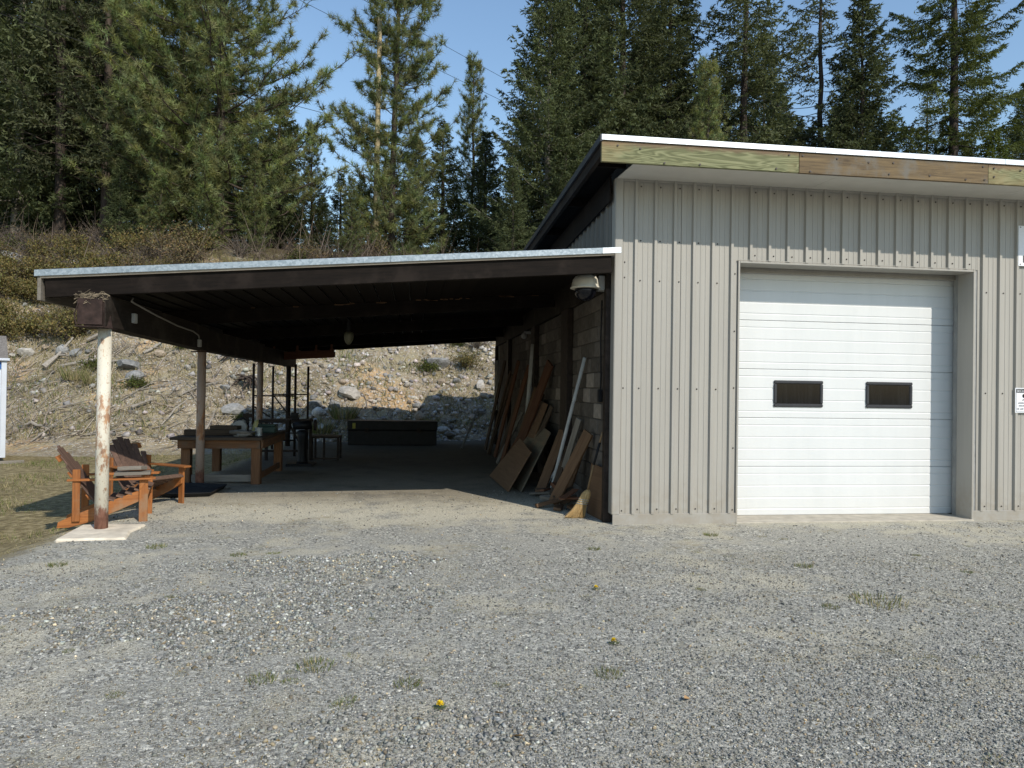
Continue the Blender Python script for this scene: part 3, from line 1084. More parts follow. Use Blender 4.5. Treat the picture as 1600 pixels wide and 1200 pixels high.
# side wall to the carport: siding above, block wall below, steel columns
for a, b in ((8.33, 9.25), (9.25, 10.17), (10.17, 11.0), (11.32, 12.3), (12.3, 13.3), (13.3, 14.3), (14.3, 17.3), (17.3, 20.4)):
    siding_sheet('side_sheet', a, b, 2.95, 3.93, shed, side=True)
MB().box(2.30, 2.338, 8.21, YB, 2.9, 4.0).build('side_core', M['dark_wood_y'], shed)
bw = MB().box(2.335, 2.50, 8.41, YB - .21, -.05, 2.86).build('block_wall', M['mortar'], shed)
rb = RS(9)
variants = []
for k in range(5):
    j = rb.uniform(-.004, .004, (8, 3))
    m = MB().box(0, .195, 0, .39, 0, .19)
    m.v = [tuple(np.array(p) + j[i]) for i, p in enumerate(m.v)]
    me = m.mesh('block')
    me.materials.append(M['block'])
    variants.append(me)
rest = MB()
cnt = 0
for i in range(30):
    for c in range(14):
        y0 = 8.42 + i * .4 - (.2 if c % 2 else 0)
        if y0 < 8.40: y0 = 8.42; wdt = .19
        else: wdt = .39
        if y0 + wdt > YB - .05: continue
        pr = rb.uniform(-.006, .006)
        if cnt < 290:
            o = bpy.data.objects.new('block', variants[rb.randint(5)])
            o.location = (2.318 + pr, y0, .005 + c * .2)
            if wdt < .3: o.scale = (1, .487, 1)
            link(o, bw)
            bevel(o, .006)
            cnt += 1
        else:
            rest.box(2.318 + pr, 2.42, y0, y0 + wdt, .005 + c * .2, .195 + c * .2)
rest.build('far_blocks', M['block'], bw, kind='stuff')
for y0, y1 in ((8.30, 8.40), (10.50, 10.98), (13.50, 13.90), (17.45, 17.8), (20.2, 20.44)):
    MB().box(2.225, 2.312, y0, y1, -.02, 2.784).build('steel_column', M['dark_steel'], shed, .004)
MB().box(2.24, 2.31, 8.32, 20.44, 2.785, 3.155).build('ledger_beam', M['dark_wood_y'], shed, .004)

# ------------------------------------------------------------------ the carport
car = thing('carport', 'open lean-to carport with rusty pipe posts and galvanised roof edge', 'carport', (-3.31, D, 0))
SL = .078


def rb_z(x): return 2.462 + SL * (x + 3.81)         # underside of the rafters


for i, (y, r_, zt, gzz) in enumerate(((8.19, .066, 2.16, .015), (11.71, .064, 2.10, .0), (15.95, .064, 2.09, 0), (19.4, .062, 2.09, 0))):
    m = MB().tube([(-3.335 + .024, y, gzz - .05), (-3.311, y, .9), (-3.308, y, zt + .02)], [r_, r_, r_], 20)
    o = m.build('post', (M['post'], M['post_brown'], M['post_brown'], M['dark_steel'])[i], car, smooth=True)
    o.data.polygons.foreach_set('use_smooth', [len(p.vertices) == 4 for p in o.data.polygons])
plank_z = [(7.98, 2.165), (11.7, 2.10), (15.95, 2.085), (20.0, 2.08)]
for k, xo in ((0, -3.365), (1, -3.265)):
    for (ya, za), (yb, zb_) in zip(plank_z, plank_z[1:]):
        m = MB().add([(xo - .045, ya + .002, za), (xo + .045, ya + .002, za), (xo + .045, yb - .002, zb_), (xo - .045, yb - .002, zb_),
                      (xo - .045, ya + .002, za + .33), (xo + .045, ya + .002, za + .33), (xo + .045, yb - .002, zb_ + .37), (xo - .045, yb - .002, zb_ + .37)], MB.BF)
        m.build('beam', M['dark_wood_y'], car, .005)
# welded saddle on the first post
m = MB()
m.box(-3.49, -3.245, 7.955, 7.97, 2.175, 2.45)
m.box(-3.505, -3.225, 7.93, 8.30, 2.150, 2.163)
m.box(-3.2445, -3.2325, 7.972, 8.28, 2.165, 2.43)
m.box(-3.43, -3.418, 7.972, 8.28, 2.165, 2.43)
m.tube([(-3.49, 7.945, 2.17), (-3.515, 7.95, 2.28), (-3.47, 7.945, 2.40)], .008, 6)
m.build('post_saddle', M['rust'], car, .004)
MB().add([(-3.232, 7.96, 2.15), (-3.195, 8.1, 2.15), (-3.232, 8.1, 2.15), (-3.232, 7.96, 2.32), (-3.225, 8.1, 2.32), (-3.232, 8.1, 2.32)],
         [(0, 1, 2), (3, 5, 4), (0, 3, 4, 1), (1, 4, 5, 2), (2, 5, 3, 0)]).build('gusset_plate', M['rust'], car)
for y in (11.71, 15.95, 19.4):
    MB().box(-3.44, -3.19, y - .12, y + .12, 2.075, 2.088).build('post_saddle', M['rust'], car)
# rafters
for k, (y, h) in enumerate(((8.12, .215), (11.60, .215), (15.1, .215), (18.5, .215), (20.32, .20))):
    x0, x1 = -3.86, 2.225
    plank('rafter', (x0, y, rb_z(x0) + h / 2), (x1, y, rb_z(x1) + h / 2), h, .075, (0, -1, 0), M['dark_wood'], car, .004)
fk = MB()  # strips added to stand in for daylight specks along the second rafter
rf = RS(61)
for k in range(60):
    x = rf.uniform(-2.6, 1.9)
    if math.sin(x * 4.1) + math.sin(x * 9.7 + 1) < -.1: continue
    z = rb_z(x) + .20 + rf.uniform(-.012, .012)
    L = rf.uniform(.03, .14)
    fk.box(x, x + L, 11.552, 11.558, z, z + rf.uniform(.006, .022))
fk.build('daylight_specks', M['plank_a'], car, kind='stuff')
# deck boards on the rafters (they run front to back) and the metal on top
nb = 26
xw = (2.24 + 3.88) / nb
for k in range(nb):
    xa = -3.88 + k * xw
    xc = xa + xw / 2
    z = rb_z(xc) + .228
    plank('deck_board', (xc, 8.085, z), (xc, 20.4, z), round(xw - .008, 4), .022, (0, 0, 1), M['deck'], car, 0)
MB().add([(-3.93, 8.05, rb_z(-3.93) + .243), (2.25, 8.05, rb_z(2.25) + .243), (2.25, 20.45, rb_z(2.25) + .243), (-3.93, 20.45, rb_z(-3.93) + .243),
          (-3.93, 8.05, rb_z(-3.93) + .268), (2.25, 8.05, rb_z(2.25) + .268), (2.25, 20.45, rb_z(2.25) + .268), (-3.93, 20.45, rb_z(-3.93) + .268)], MB.BF).build('roof_sheet', M['galv'], car)
# front edge: pale batten and galvanised drip edge in lengths
zo = rb_z(0) + .252
for a, b in ((-3.945, -3.0), (-2.998, -.3), (-.298, 2.1), (2.102, 2.325)):
    xm, dx = (a + b) / 2, (b - a) / 2
    za, zb_ = rb_z(a) + .218, rb_z(b) + .218
    MB().add([(a, 8.030, za), (b, 8.030, zb_), (b, 8.046, zb_), (a, 8.046, za), (a, 8.030, za + .068), (b, 8.030, zb_ + .068), (b, 8.046, zb_ + .068), (a, 8.046, za + .068)], MB.BF).build('roof_flashing', M['galv'] if a < 1.9 else M['galv_white'], car, .002)
plank('front_batten', (-3.90, 8.062, rb_z(-3.90) + .211), (2.25, 8.062, rb_z(2.25) + .211), .028, .024, (0, -1, 0), M['lightwood'], car, .002)
# left eave fascia
plank('eave_fascia', (-3.905, 8.05, rb_z(-3.9) + .105), (-3.905, 20.42, rb_z(-3.9) + .105), .275, .035, (-1, 0, 0), M['plank_g'], car, .004)
plank('eave_fascia', (-3.905, 20.42, rb_z(-3.9) + .125), (2.22, 20.42, rb_z(2.22) + .125), .20, .035, (0, 1, 0), M['dark_wood'], car, .004)

# concrete pad under the first post
tag(MB().prism([(-3.52, 7.63), (-2.86, 7.66), (-2.95, 8.02), (-2.93, 8.42), (-3.60, 8.42), (-3.56, 8.0)], lambda u, v, tt: (u, v, tt), -.2, .022).build('concrete_pad', M['concrete'], None, .02),
    'pale concrete pad on the gravel under the front rusty post', 'concrete pad')

# straw nest on the saddle
r = RS(3)
n = 260
a = r.uniform(0, 6.283, n)
c0 = np.stack([-3.36 + .06 * r.normal(size=n), 8.00 + .025 * r.normal(size=n), 2.47 + .025 * r.normal(size=n)], -1)
d = np.stack([np.cos(a), np.sin(a) * .5, r.normal(size=n) * .35 - .25], -1) * r.uniform(.03, .08, n)[:, None]
s = np.stack([0 * a, 0 * a, np.full(n, .003)], -1)
V = np.stack([c0 - s, c0 + s, c0 + d + s, c0 + d - s], 1).reshape(-1, 4, 3)
off = r.normal(size=(n, 1, 1)) * np.array([0, .004, 0])
V = (V + off).reshape(-1, 3)
cc = np.array([.20, .16, .11])[None] * r.uniform(.4, 1.6, (n, 1))
tag(mobj('bird_nest', np_mesh('bird_nest', V, np.arange(4 * n).reshape(n, 4), np.repeat(cc, 4, axis=0)), M['straw']),
    'straw bird nest on top of the rusty post saddle', 'bird nest')

# cable and outlet boxes on the beam
tag(MB().tube([(-3.19, 8.62, 2.54), (-3.2, 8.60, 2.50), (-3.205, 8.68, 2.49), (-3.205, 9.4, 2.42), (-3.205, 10.2, 2.36), (-3.205, 10.9, 2.34), (-3.205, 11.15, 2.30), (-3.205, 11.2, 2.24)], .011, 6).build('extension_cord', M['cord'], None, smooth=True),
    'pale power cord stapled along the carport beam', 'cord')
o = MB().box(-3.222, -3.18, 8.66, 8.74, 2.26, 2.37).build('outlet_box', M['plastic_grey'], None, .006)
tag(o, 'small pale outlet box on the beam nearer the front post', 'outlet')
o = MB().box(-3.222, -3.18, 11.15, 11.24, 2.13, 2.24).build('outlet_box', M['plastic_grey'], None, .006)
tag(o, 'small pale outlet box above the second post', 'outlet')

# dome camera under the roof
cm = thing('security_camera', 'cream dome security camera hanging beside the wall corner under the roof', 'camera', (2.05, 8.5, 2.72))
MB().lathe([(.045, .24), (.09, .235), (.13, .215), (.155, .18), (.166, .13), (.172, .10), (.185, .085), (.187, .075), (.168, .07), (.02, .07)], (2.02, 8.50, 2.725), 28).build('housing', M['cam_white'], cm, smooth=True)
MB().lathe([(.135, .072), (.134, .04), (.12, -.01), (.09, -.05), (.05, -.075), (.01, -.082)], (2.02, 8.50, 2.725), 24).build('dome', M['cam_dome'], cm, smooth=True)
MB().tube([(2.17, 8.50, 2.86), (2.10, 8.50, 2.93), (2.02, 8.50, 2.965)], .035, 10).build('arm', M['plastic_grey'], cm, smooth=True)
MB().box(2.165, 2.28, 8.43, 8.57, 2.775, 2.955).build('wall_bracket', M['plastic_grey'], cm, .008)

# lamp hanging under the roof
lm = thing('hanging_lamp', 'pale cone lamp hanging under the carport roof', 'lamp', (-1.15, 12.5, 2.3))
MB().lathe([(.02, .02), (.05, .05), (.075, .11), (.085, .17), (.08, .22), (.03, .24)], (-1.15, 12.5, 2.27), 16).build('globe', M['lamp_glass'], lm, smooth=True)
MB().lathe([(.03, 0), (.04, .02), (.03, .16), (.025, .2)], (-1.15, 12.5, 2.505), 10).build('socket', M['black_rubber'], lm)
lm = thing('wall_lamp', 'small white lamp fixed high on the block wall', 'lamp', (2.2, 14.49, 2.6))
MB().lathe([(.02, 0), (.05, .02), (.06, .07), (.045, .11), (.02, .13)], (2.17, 14.49, 2.60), 12).build('bulb_guard', M['plastic_grey'], lm, smooth=True)
MB().box(2.17, 2.31, 14.46, 14.52, 2.70, 2.75).build('bracket', M['plastic_grey'], lm)

# red-brown timbers stored under the far roof
rk = thing('hanging_rack', 'red-brown timber rack hung under the far end of the carport roof', 'rack', (-3.0, 19.2, 2.3))
for yy, hh in ((18.2, .15), (18.44, .10)):
    plank('rail', (-3.60, yy, 2.285), (-2.02, yy, 2.385), hh + .04, .05, (0, -1, 0), M['rack_wood'], rk)
for x in (-3.45, -2.9, -2.45, -2.08):
    plank('slat', (x, 18.15, 2.43 + (x + 3) * .063), (x, 18.48, 2.43 + (x + 3) * .063), .09, .03, (0, 0, 1), M['rack_wood'], rk)
    plank('hanger', (x, 18.16, 2.36 + (x + 3) * .06), (x, 18.16, 2.56 + (x + 3) * .06), .05, .025, (0, -1, 0), M['rack_wood'], rk)

# ------------------------------------------------------------------ wooden armchairs
ch = thing('adirondack_chair', 'orange-stained wooden slat armchair seen from the side behind the front post', 'chair', (-3.44, 8.87, -.03), math.radians(14))


def chair_parts(root):
    def B(name, mb, m, bev=.004):
        me = mb.mesh(name)
        fix_normals(me)
        me.materials.append(m)
        o = bpy.data.objects.new(name, me)
        link(o, root, keep=False)
        bevel(o, bev)
        return o
    for s in (-1, 1):
        yy = s * .255
        prof = [(.40, .40), (.38, .31), (.30, .27), (.05, .16), (-.22, .05), (-.44, -.005), (-.56, -.005), (-.55, .06), (-.47, .10), (-.30, .17), (-.10, .25), (.12, .33), (.30, .40)]
        B('side_rail', MB().prism(prof, lambda u, v, t_: (u, t_, v), yy - .013, yy + .013), M['orange_x'])
        ye = s * .285
        B('front_leg', MB().box(.29, .385, ye - .014, ye + .014, 0, .525), M['orange_z'])
        B('rear_post', MB().box(-.405, -.325, ye - .014, ye + .014, .065, .66), M['orange_z'])
        ar = [(.46, -.055), (.47, .05), (.42, .075), (.05, .07), (-.30, .045), (-.46, .03), (-.46, -.035), (0, -.055)]
        B('armrest', MB().prism([(u, v * (1 if s > 0 else -1) + s * .285) for u, v in ar], lambda u, v, t_: (u, v, t_), .527, .55), M['orange_x'])
        B('arm_bracket', MB().prism([(.30, .525), (.30, .40), (.39, .525)], lambda u, v, t_: (u, t_, v), s * .305 - .012 + .012, s * .305 + .012 + .012), M['orange_z'])
    # seat slats
    for k in range(6):
        u = .365 - k * .095
        z = .418 - max(0, (.33 - u)) * .36
        B('seat_slat', MB().bar((u, -.27, z), (u, .27, z), .082, .02, (.33, 0, 1)), M['slat'])
    # reclining back of fanned slats
    b0 = Vector((-.13, 0, .20))
    dirn = Vector((-.50, 0, .74)).normalized()
    for k in range(7):
        q = k - 3
        L = .86 - abs(q) ** 1.8 * .035
        p0 = b0 + Vector((0, q * .066, 0))
        p1 = b0 + dirn * L + Vector((0, q * .089, 0))
        B('back_slat', MB().bar(p0, p1, .078, .02, (dirn.z, 0, -dirn.x)), M['slat_z'])
    for L in (.18, .50, .72):
        p = b0 + dirn * L - Vector((dirn.z, 0, -dirn.x)) * .026
        hw = .29 if L > .2 else .24
        B('back_rail', MB().bar(p + Vector((0, -hw, 0)), p + Vector((0, hw, 0)), .075, .026, (dirn.z, 0, -dirn.x)), M['orange_x'])


chair_parts(ch)
ch.scale = (.95, .95, .97)
ch2 = copy_tree(ch)
ch2.location = (-3.47, 9.95, -.035)
ch2.rotation_euler = (0, 0, math.radians(-35))
ch2['label'] = 'brown slat-backed wooden armchair facing the yard behind the side-on chair'
ch['group'] = ch2['group'] = 'wooden armchairs by the front post'
o = plank('weathered_board', (-3.35, 8.62, .553), (-3.00, 8.72, .556), .20, .035, (0, 0, 1), M['plank_g'])
tag(o, 'grey weathered board lying on the arm of the side-on chair', 'board')
o = plank('weathered_block', (-3.32, 8.70, .60), (-3.06, 8.68, .612), .16, .045, (0, .1, 1), M['plank_g'])
tag(o, 'grey weathered block topmost on the chair arm', 'block')

# ------------------------------------------------------------------ workbench and what stands on it
wb = thing('workbench', 'heavy timber workbench with orange-brown legs behind the second post', 'workbench', (-3.05, 12.8, 0))
for x, y in ((-3.58, 11.95), (-2.50, 11.88), (-2.50, 13.7), (-3.58, 13.7)):
    plank('leg', (x, y, 0), (x, y, .70), .14, .14, (0, -1, 0), M['bench_x'], wb, .006)
plank('rail', (-3.66, 11.80, .635), (-2.43, 11.80, .635), .13, .04, (0, -1, 0), M['bench_x'], wb)
plank('rail', (-3.66, 13.79, .635), (-2.43, 13.79, .635), .13, .04, (0, -1, 0), M['bench_x'], wb)
plank('side_rail', (-2.41, 11.83, .635), (-2.41, 13.76, .635), .13, .035, (1, 0, 0), M['bench_x'], wb)
plank('side_rail', (-3.67, 11.83, .635), (-3.67, 13.76, .635), .13, .035, (1, 0, 0), M['bench_x'], wb)
plank('stretcher', (-3.5, 11.93, .09), (-2.58, 11.93, .09), .11, .05, (0, -1, 0), M['plank_g'], wb)
plank('stretcher', (-2.47, 12.0, .12), (-2.47, 13.6, .12), .10, .04, (1, 0, 0), M['bench_x'], wb)
for k in range(7):
    y = 11.84 + k * .30
    plank('top_board', (-3.76, y + .0, .728), (-2.38, y, .728), .29, .045, (0, 0, 1), M['plank_d'], wb)
tag(plank('timber_offcut', (-3.68, 12.15, .80), (-2.95, 12.3, .80), .20, .09, (0, 0, 1), M['plank_d']), 'dark timber lying along the left of the workbench', 'timber')
tag(plank('timber_offcut', (-3.30, 12.35, .875), (-2.86, 12.3, .875), .26, .06, (0, 0, 1), M['plank_d']), 'thick dark board stacked on the workbench timber', 'timber')
# crumpled bag
r = RS(14)


def blob(name, c, s, seed, m, rough=.18, sub=2):
    import bmesh
    b = bmesh.new()
    bmesh.ops.create_icosphere(b, subdivisions=sub, radius=1)
    rr = RS(seed)
    dirs = rr.normal(size=(9, 3))
    amp = rr.uniform(-rough, rough, 9)
    for v in b.verts:
        p = np.array(v.co)
        k = 1 + sum(a * math.sin(3 * float(p @ d_)) for a, d_ in zip(amp, dirs))
        v.co = Vector((p[0] * s[0] * k, p[1] * s[1] * k, p[2] * s[2] * k))
    me = bpy.data.meshes.new(name)
    b.to_mesh(me)
    b.free()
    me.materials.append(m)
    o = bpy.data.objects.new(name, me)
    o.location = c
    COL.objects.link(o)
    return o


tag(blob('paper_sack', (-2.72, 11.98, .80), (.19, .13, .055), 5, M['bag']), 'pale crumpled paper sack on the workbench front corner', 'sack')
# circular saw: body, guard, handle, blade
sw = thing('power_saw', 'dark circular saw lying on the workbench near the sack', 'saw', (-2.86, 12.45, .75))
MB().box(-3.03, -2.72, 12.36, 12.56, .752, .765).build('base_plate', M['dark_steel'], sw)
MB().lathe([(.01, 0), (.11, 0), (.12, .02), (.11, .05), (.01, .05)], (0, 0, 0), 18).build('blade_guard', M['plastic_grey'], sw).matrix_basis = Matrix.Translation((-2.88, 12.42, .87)) @ Matrix.Rotation(math.pi / 2, 4, 'X')
MB().tube([(-2.88, 12.44, .87), (-2.88, 12.62, .87)], .065, 12).build('motor', M['black_rubber'], sw)
MB().tube([(-2.80, 12.48, .88), (-2.77, 12.48, .98), (-2.86, 12.48, 1.02), (-2.95, 12.48, .98)], .02, 8).build('handle', M['black_rubber'], sw)
# spray bottle, pan, can, toolbox
o = thing('tool_stand', 'dark upright clamp standing at the back of the workbench', 'clamp', (-2.86, 12.7, .75))
MB().tube([(-2.84, 12.72, .75), (-2.84, 12.72, 1.10)], .03, 10).build('bar', M['dark_steel'], o)
MB().box(-2.91, -2.77, 12.69, 12.75, 1.02, 1.09).build('jaw', M['dark_steel'], o, .006)
MB().box(-2.92, -2.76, 12.66, 12.78, .751, .775).build('foot', M['dark_steel'], o, .004)
o = MB().lathe([(.13, 0), (.135, .01), (.105, .05), (.10, .05), (.09, .012), (.01, .01)], (0, 0, 0), 20).build('plastic_basin', M['yellow_plastic'], None, smooth=True)
o.matrix_basis = Matrix.Translation((-2.60, 12.30, .88)) @ Matrix.Rotation(math.radians(-75), 4, 'Y') @ Matrix.Rotation(.3, 4, 'X')
tag(o, 'yellowish plastic basin tipped on its side on the workbench', 'basin')
cn = thing('paint_can', 'pale metal paint can on the workbench right of the basin', 'paint can', (-2.52, 12.10, .75))
MB().lathe([(.055, 0), (.057, .004), (.055, .01), (.055, .13), (.058, .135), (.05, .14), (.048, .132), (.005, .131)], (-2.52, 12.10, .751), 18).build('body', M['tin'], cn, smooth=True)
MB().tube([(-2.578, 12.10, .86), (-2.55, 12.06, .80), (-2.52, 12.045, .79), (-2.49, 12.06, .80), (-2.462, 12.10, .86)], .003, 5).build('bail', M['dark_steel'], cn)
tb = thing('tool_case', 'dark green tool case at the right end of the workbench', 'tool case', (-2.6, 13.0, .75))
MB().box(-2.78, -2.40, 12.85, 13.1, .751, .86).build('case', M['green_tool'], tb, .015)
MB().box(-2.785, -2.395, 12.845, 13.105, .862, .90).build('lid', M['green_tool'], tb, .015)
MB().tube([(-2.66, 12.97, .90), (-2.65, 12.97, .94), (-2.53, 12.97, .94), (-2.52, 12.97, .90)], .01, 6).build('handle', M['black_rubber'], tb)
# black tray by the second post
tr = MB()
tr.add([(-3.62, 11.6, .004), (-2.86, 11.35, .004), (-2.86, 10.55, .004), (-3.32, 10.45, .004), (-3.66, 10.7, .004)] + [(-3.66, 11.65, .06), (-2.82, 11.4, .06), (-2.82, 10.5, .06), (-3.32, 10.4, .06), (-3.70, 10.67, .06)],
       [(0, 1, 2, 3, 4), (5, 6, 1, 0), (6, 7, 2, 1), (7, 8, 3, 2), (8, 9, 4, 3), (9, 5, 0, 4)])
o = tr.build('plastic_tray', M['black_rubber'], None, fix=False)
md = o.modifiers.new('thick', 'SOLIDIFY')
md.thickness = .008
tag(o, 'black plastic tray on the ground in front of the second post', 'tray')

# second bench, grinder, frames, low table, steel box
b2 = thing('work_table', 'dark steel work table standing behind the timber workbench', 'table', (-2.6, 15.3, 0))
MB().box(-3.15, -2.15, 15.0, 15.7, .82, .88).build('table_top', M['dark_steel'], b2, .005)
for x, y in ((-3.1, 15.05), (-2.2, 15.05), (-3.1, 15.65), (-2.2, 15.65)):
    MB().box(x - .03, x + .03, y - .03, y + .03, 0, .819).build('leg', M['dark_steel'], b2, .003)
MB().bar((-2.2, 15.05, .25), (-3.1, 15.05, .25), .04, .04).build('stretcher', M['dark_steel'], b2)
MB().bar((-2.52, 15.0, .78), (-2.22, 15.01, .22), .035, .035).build('brace', M['dark_steel'], b2)
vz = thing('bench_vise', 'dark bench vise mounted on the steel work table', 'vise', (-2.42, 15.05, .88))
MB().box(-2.50, -2.36, 15.06, 15.2, .881, .94).build('base', M['black_steel'], vz, .01)
MB().box(-2.47, -2.39, 15.0, 15.26, .941, 1.0).build('body', M['black_steel'], vz, .015)
MB().box(-2.50, -2.36, 14.97, 15.01, .93, 1.03).build('jaw', M['black_steel'], vz, .006)
MB().box(-2.50, -2.36, 15.08, 15.11, 1.001, 1.03).build('jaw', M['black_steel'], vz, .006)
MB().tube([(-2.50, 14.93, .95), (-2.34, 14.93, .98)], .009, 6).build('handle', M['black_steel'], vz)
gd = thing('tarp_covered_grinder', 'dark pedestal grinder standing right of the steel work table', 'grinder', (-2.27, 14.7, 0))
MB().box(-2.5, -1.98, 14.45, 14.95, 0, .05).build('base', M['black_steel'], gd, .01)
MB().lathe([(.12, .05), (.10, .1), (.085, .3), (.095, .55), (.12, .66), (.06, .70)], (-2.22, 14.7, 0), 14).build('column', M['black_steel'], gd, smooth=True)
MB().tube([(-2.40, 14.7, .78), (-2.05, 14.7, .80)], [.075, .085], 12).build('motor', M['black_steel'], gd, smooth=True)
MB().tube([(-2.50, 14.7, .78), (-2.46, 14.7, .78)], .11, 16).build('wheel', M['dark_steel'], gd)
MB().tube([(-2.0, 14.7, .80), (-1.96, 14.7, .80)], .11, 16).build('wheel', M['dark_steel'], gd)


def frame_pair(y, xs_, cross, lab):
    t = thing('scaffold_frame', lab, 'scaffold', (xs_[0], y, 0), 0, 'steel scaffold frames under the far roof')
    for x in xs_:
        MB().tube([(x, y, 0), (x, y, 2.06)], .028, 10).build('upright', M['dark_steel'], t, smooth=True)
    for z in cross:
        MB().tube([(xs_[0], y, z), (xs_[1], y, z)], .016, 8).build('crossbar', M['dark_steel'], t, smooth=True)
    return t


f1 = frame_pair(16.6, (-3.585, -2.68), (1.345, .35), 'nearer dark steel scaffold frame behind the work table')
MB().tube([(-3.57, 16.6, 1.10), (-3.20, 16.6, .86)], .014, 6).build('brace', M['dark_steel'], f1)
f2 = frame_pair(18.4, (-3.51, -2.665), (1.36, .4), 'farther dark steel scaffold frame standing nearest the bank')
MB().tube([(-3.49, 18.4, 1.33), (-3.02, 18.4, .72)], .016, 6).build('brace', M['dark_steel'], f2)

lt = thing('low_table', 'low dark steel frame table left of the black box', 'table', (-1.9, 15.9, 0))
MB().box(-2.2, -1.60, 15.65, 16.25, .47, .51).build('table_top', M['dark_steel'], lt, .004)
for x, y in ((-2.17, 15.68), (-1.63, 15.68), (-2.17, 16.22), (-1.63, 16.22), (-1.92, 15.68)):
    MB().box(x - .022, x + .022, y - .022, y + .022, 0, .469).build('leg', M['dark_steel'], lt)
MB().box(-2.145, -1.655, 15.66, 15.70, .02, .05).build('foot_rail', M['dark_steel'], lt)

bx = thing('steel_box', 'long black steel box with small yellow sticker at the carport end', 'box', (-.6, 20.0, 0))
MB().box(-1.80, .58, 19.75, 20.35, .0, .40).build('body', M['black_steel'], bx, .012)
MB().box(-1.82, .60, 19.73, 20.37, .404, .66).build('lid', M['black_steel'], bx, .02)
MB().box(-1.68, -1.60, 19.722, 19.728, .45, .60).build('sticker', M['sticker'], bx)
for x in (-1.3, .1):
    MB().box(x - .05, x + .05, 19.70, 19.728, .34, .46).build('latch', M['dark_steel'], bx, .004)

# ------------------------------------------------------------------ lumber against the block wall
WX = 2.22
def lean(name, label, cat, foot, top, wd, th, m, facing=(-1, 0, .3), ext=0.0, group='boards leaning on the block wall'):
    f, t_ = Vector(foot), Vector(top)
    t_ = f + (t_ - f) * (1 + ext)
    return tag(plank(name, f, t_, wd, th, facing, m), label, cat, group)


p = MB().tube([(1.98, 10.45, .02), (2.0, 10.42, .1), (2.26, 9.5, 2.01)], .026, 10).build('pale_pipe', M['pvc'], None, smooth=True)
tag(p, 'long pale pipe leaning on the block wall, taller than its neighbours', 'pipe')
lean('plank', 'wide brown plank nearest the broom leaning on the wall', 'plank', (1.84, 9.46, .05), (2.24, 9.14, 1.02), .17, .035, M['plank_a'], (-.75, -.6, .35))
lean('plank', 'grey plank leaning between the long pale pipe and the wide brown plank', 'plank', (2.05, 10.3, .03), (2.25, 9.75, 1.17), .09, .035, M['plank_g'], (-.6, -.7, .3))
lean('plank', 'narrow brown plank leaning behind the wide brown plank', 'plank', (2.05, 9.75, .03), (2.25, 9.45, .88), .12, .03, M['plank_a'], (-.75, -.6, .35))
lean('plank', 'dark brown plank left of the long pale pipe', 'plank', (1.82, 10.43, .03), (2.24, 10.75, .95), .15, .035, M['plank_a'], (-.6, -.75, .3))
lean('plank', 'tall red-brown plank rising behind the plywood sheets', 'plank', (1.75, 13.2, .03), (2.24, 11.9, 2.02), .20, .04, M['plank_b'], (-.8, -.5, .3))
lean('plank', 'thin pale strip of wood beside the plywood foot', 'strip', (1.90, 10.62, .02), (2.23, 10.3, .72), .03, .02, M['pvc'], (-.7, -.7, .3))
lean('plank', 'short light plank leaning left of the plywood sheets', 'plank', (1.55, 13.2, .03), (2.18, 13.6, .92), .12, .04, M['plank_a'], (-.75, -.6, .3))
p = MB().tube([(2.14, 13.9, .7), (2.22, 13.62, 2.44)], .045, 10).build('pale_pipe', M['pvc'], None, smooth=True)
tag(p, 'short thick pale pipe propped high against the wall column', 'pipe')
p = MB().box(2.10, 2.18, 19.22, 19.32, 1.0, 2.34).build('pale_trim', M['pvc'], None, .004)
p.matrix_basis = Matrix.Translation((0, 0, 0))
tag(p, 'pale trim strip standing at the far end of the block wall', 'trim strip')
lean('stick', 'thin pale stick leaning out at the far end of the carport', 'stick', (1.18, 18.5, .02), (1.75, 20.3, .98), .05, .03, M['plank_g'], (-.3, -.9, .3))
for k, (fy, ty, tz, mm, lab) in enumerate((
        (14.6, 14.2, 2.05, 'plank_b', 'slim red-brown board standing left of the tall plank'),
        (15.4, 14.9, 1.75, 'plank_d', 'slim dark board standing near the middle wall column'),
        (16.3, 15.7, 2.2, 'plank_b', 'tall slim red board leaning in the dark beyond the column'),
        (17.1, 16.6, 1.9, 'plank_d', 'dark board leaning farthest but one along the wall'),
        (18.3, 18.1, 2.3, 'plank_d', 'dark board leaning farthest along the wall'),
        (13.9, 13.3, 1.6, 'plank_a', 'brown board leaning behind the short light plank'),
        (12.9, 12.6, 1.5, 'plank_d', 'dark board leaning between the tall plank and the column'))):
    lean('board', lab, 'board', (1.75 + .03 * (k % 3), fy, .02), (2.24, ty, tz), .11, .035, M[mm], (-.85, -.4, .3))


for (f_, t_, w_, mm, lab) in (((1.62, 13.6, .02), (2.2, 13.1, 1.15), .16, 'plank_b', 'short red-brown board behind the plywood stack'),
                             ((1.70, 14.9, .02), (2.2, 14.75, 1.1), .09, 'plank_g', 'thin grey lath left of the short light plank'),
                             ((1.80, 12.2, .02), (2.22, 11.6, 1.3), .10, 'plank_d', 'dark lath just right of the tall red-brown plank'),
                             ((1.70, 16.9, .02), (2.2, 16.75, 2.0), .06, 'plank_d', 'thin dark lath among the red boards'),
                             ((1.92, 10.05, .02), (2.2, 10.2, .75), .10, 'plank_d', 'dark board end between the pipe foot and plywood')):
    lean('board', lab, 'board', f_, t_, w_, .03, M[mm], (-.8, -.5, .3))


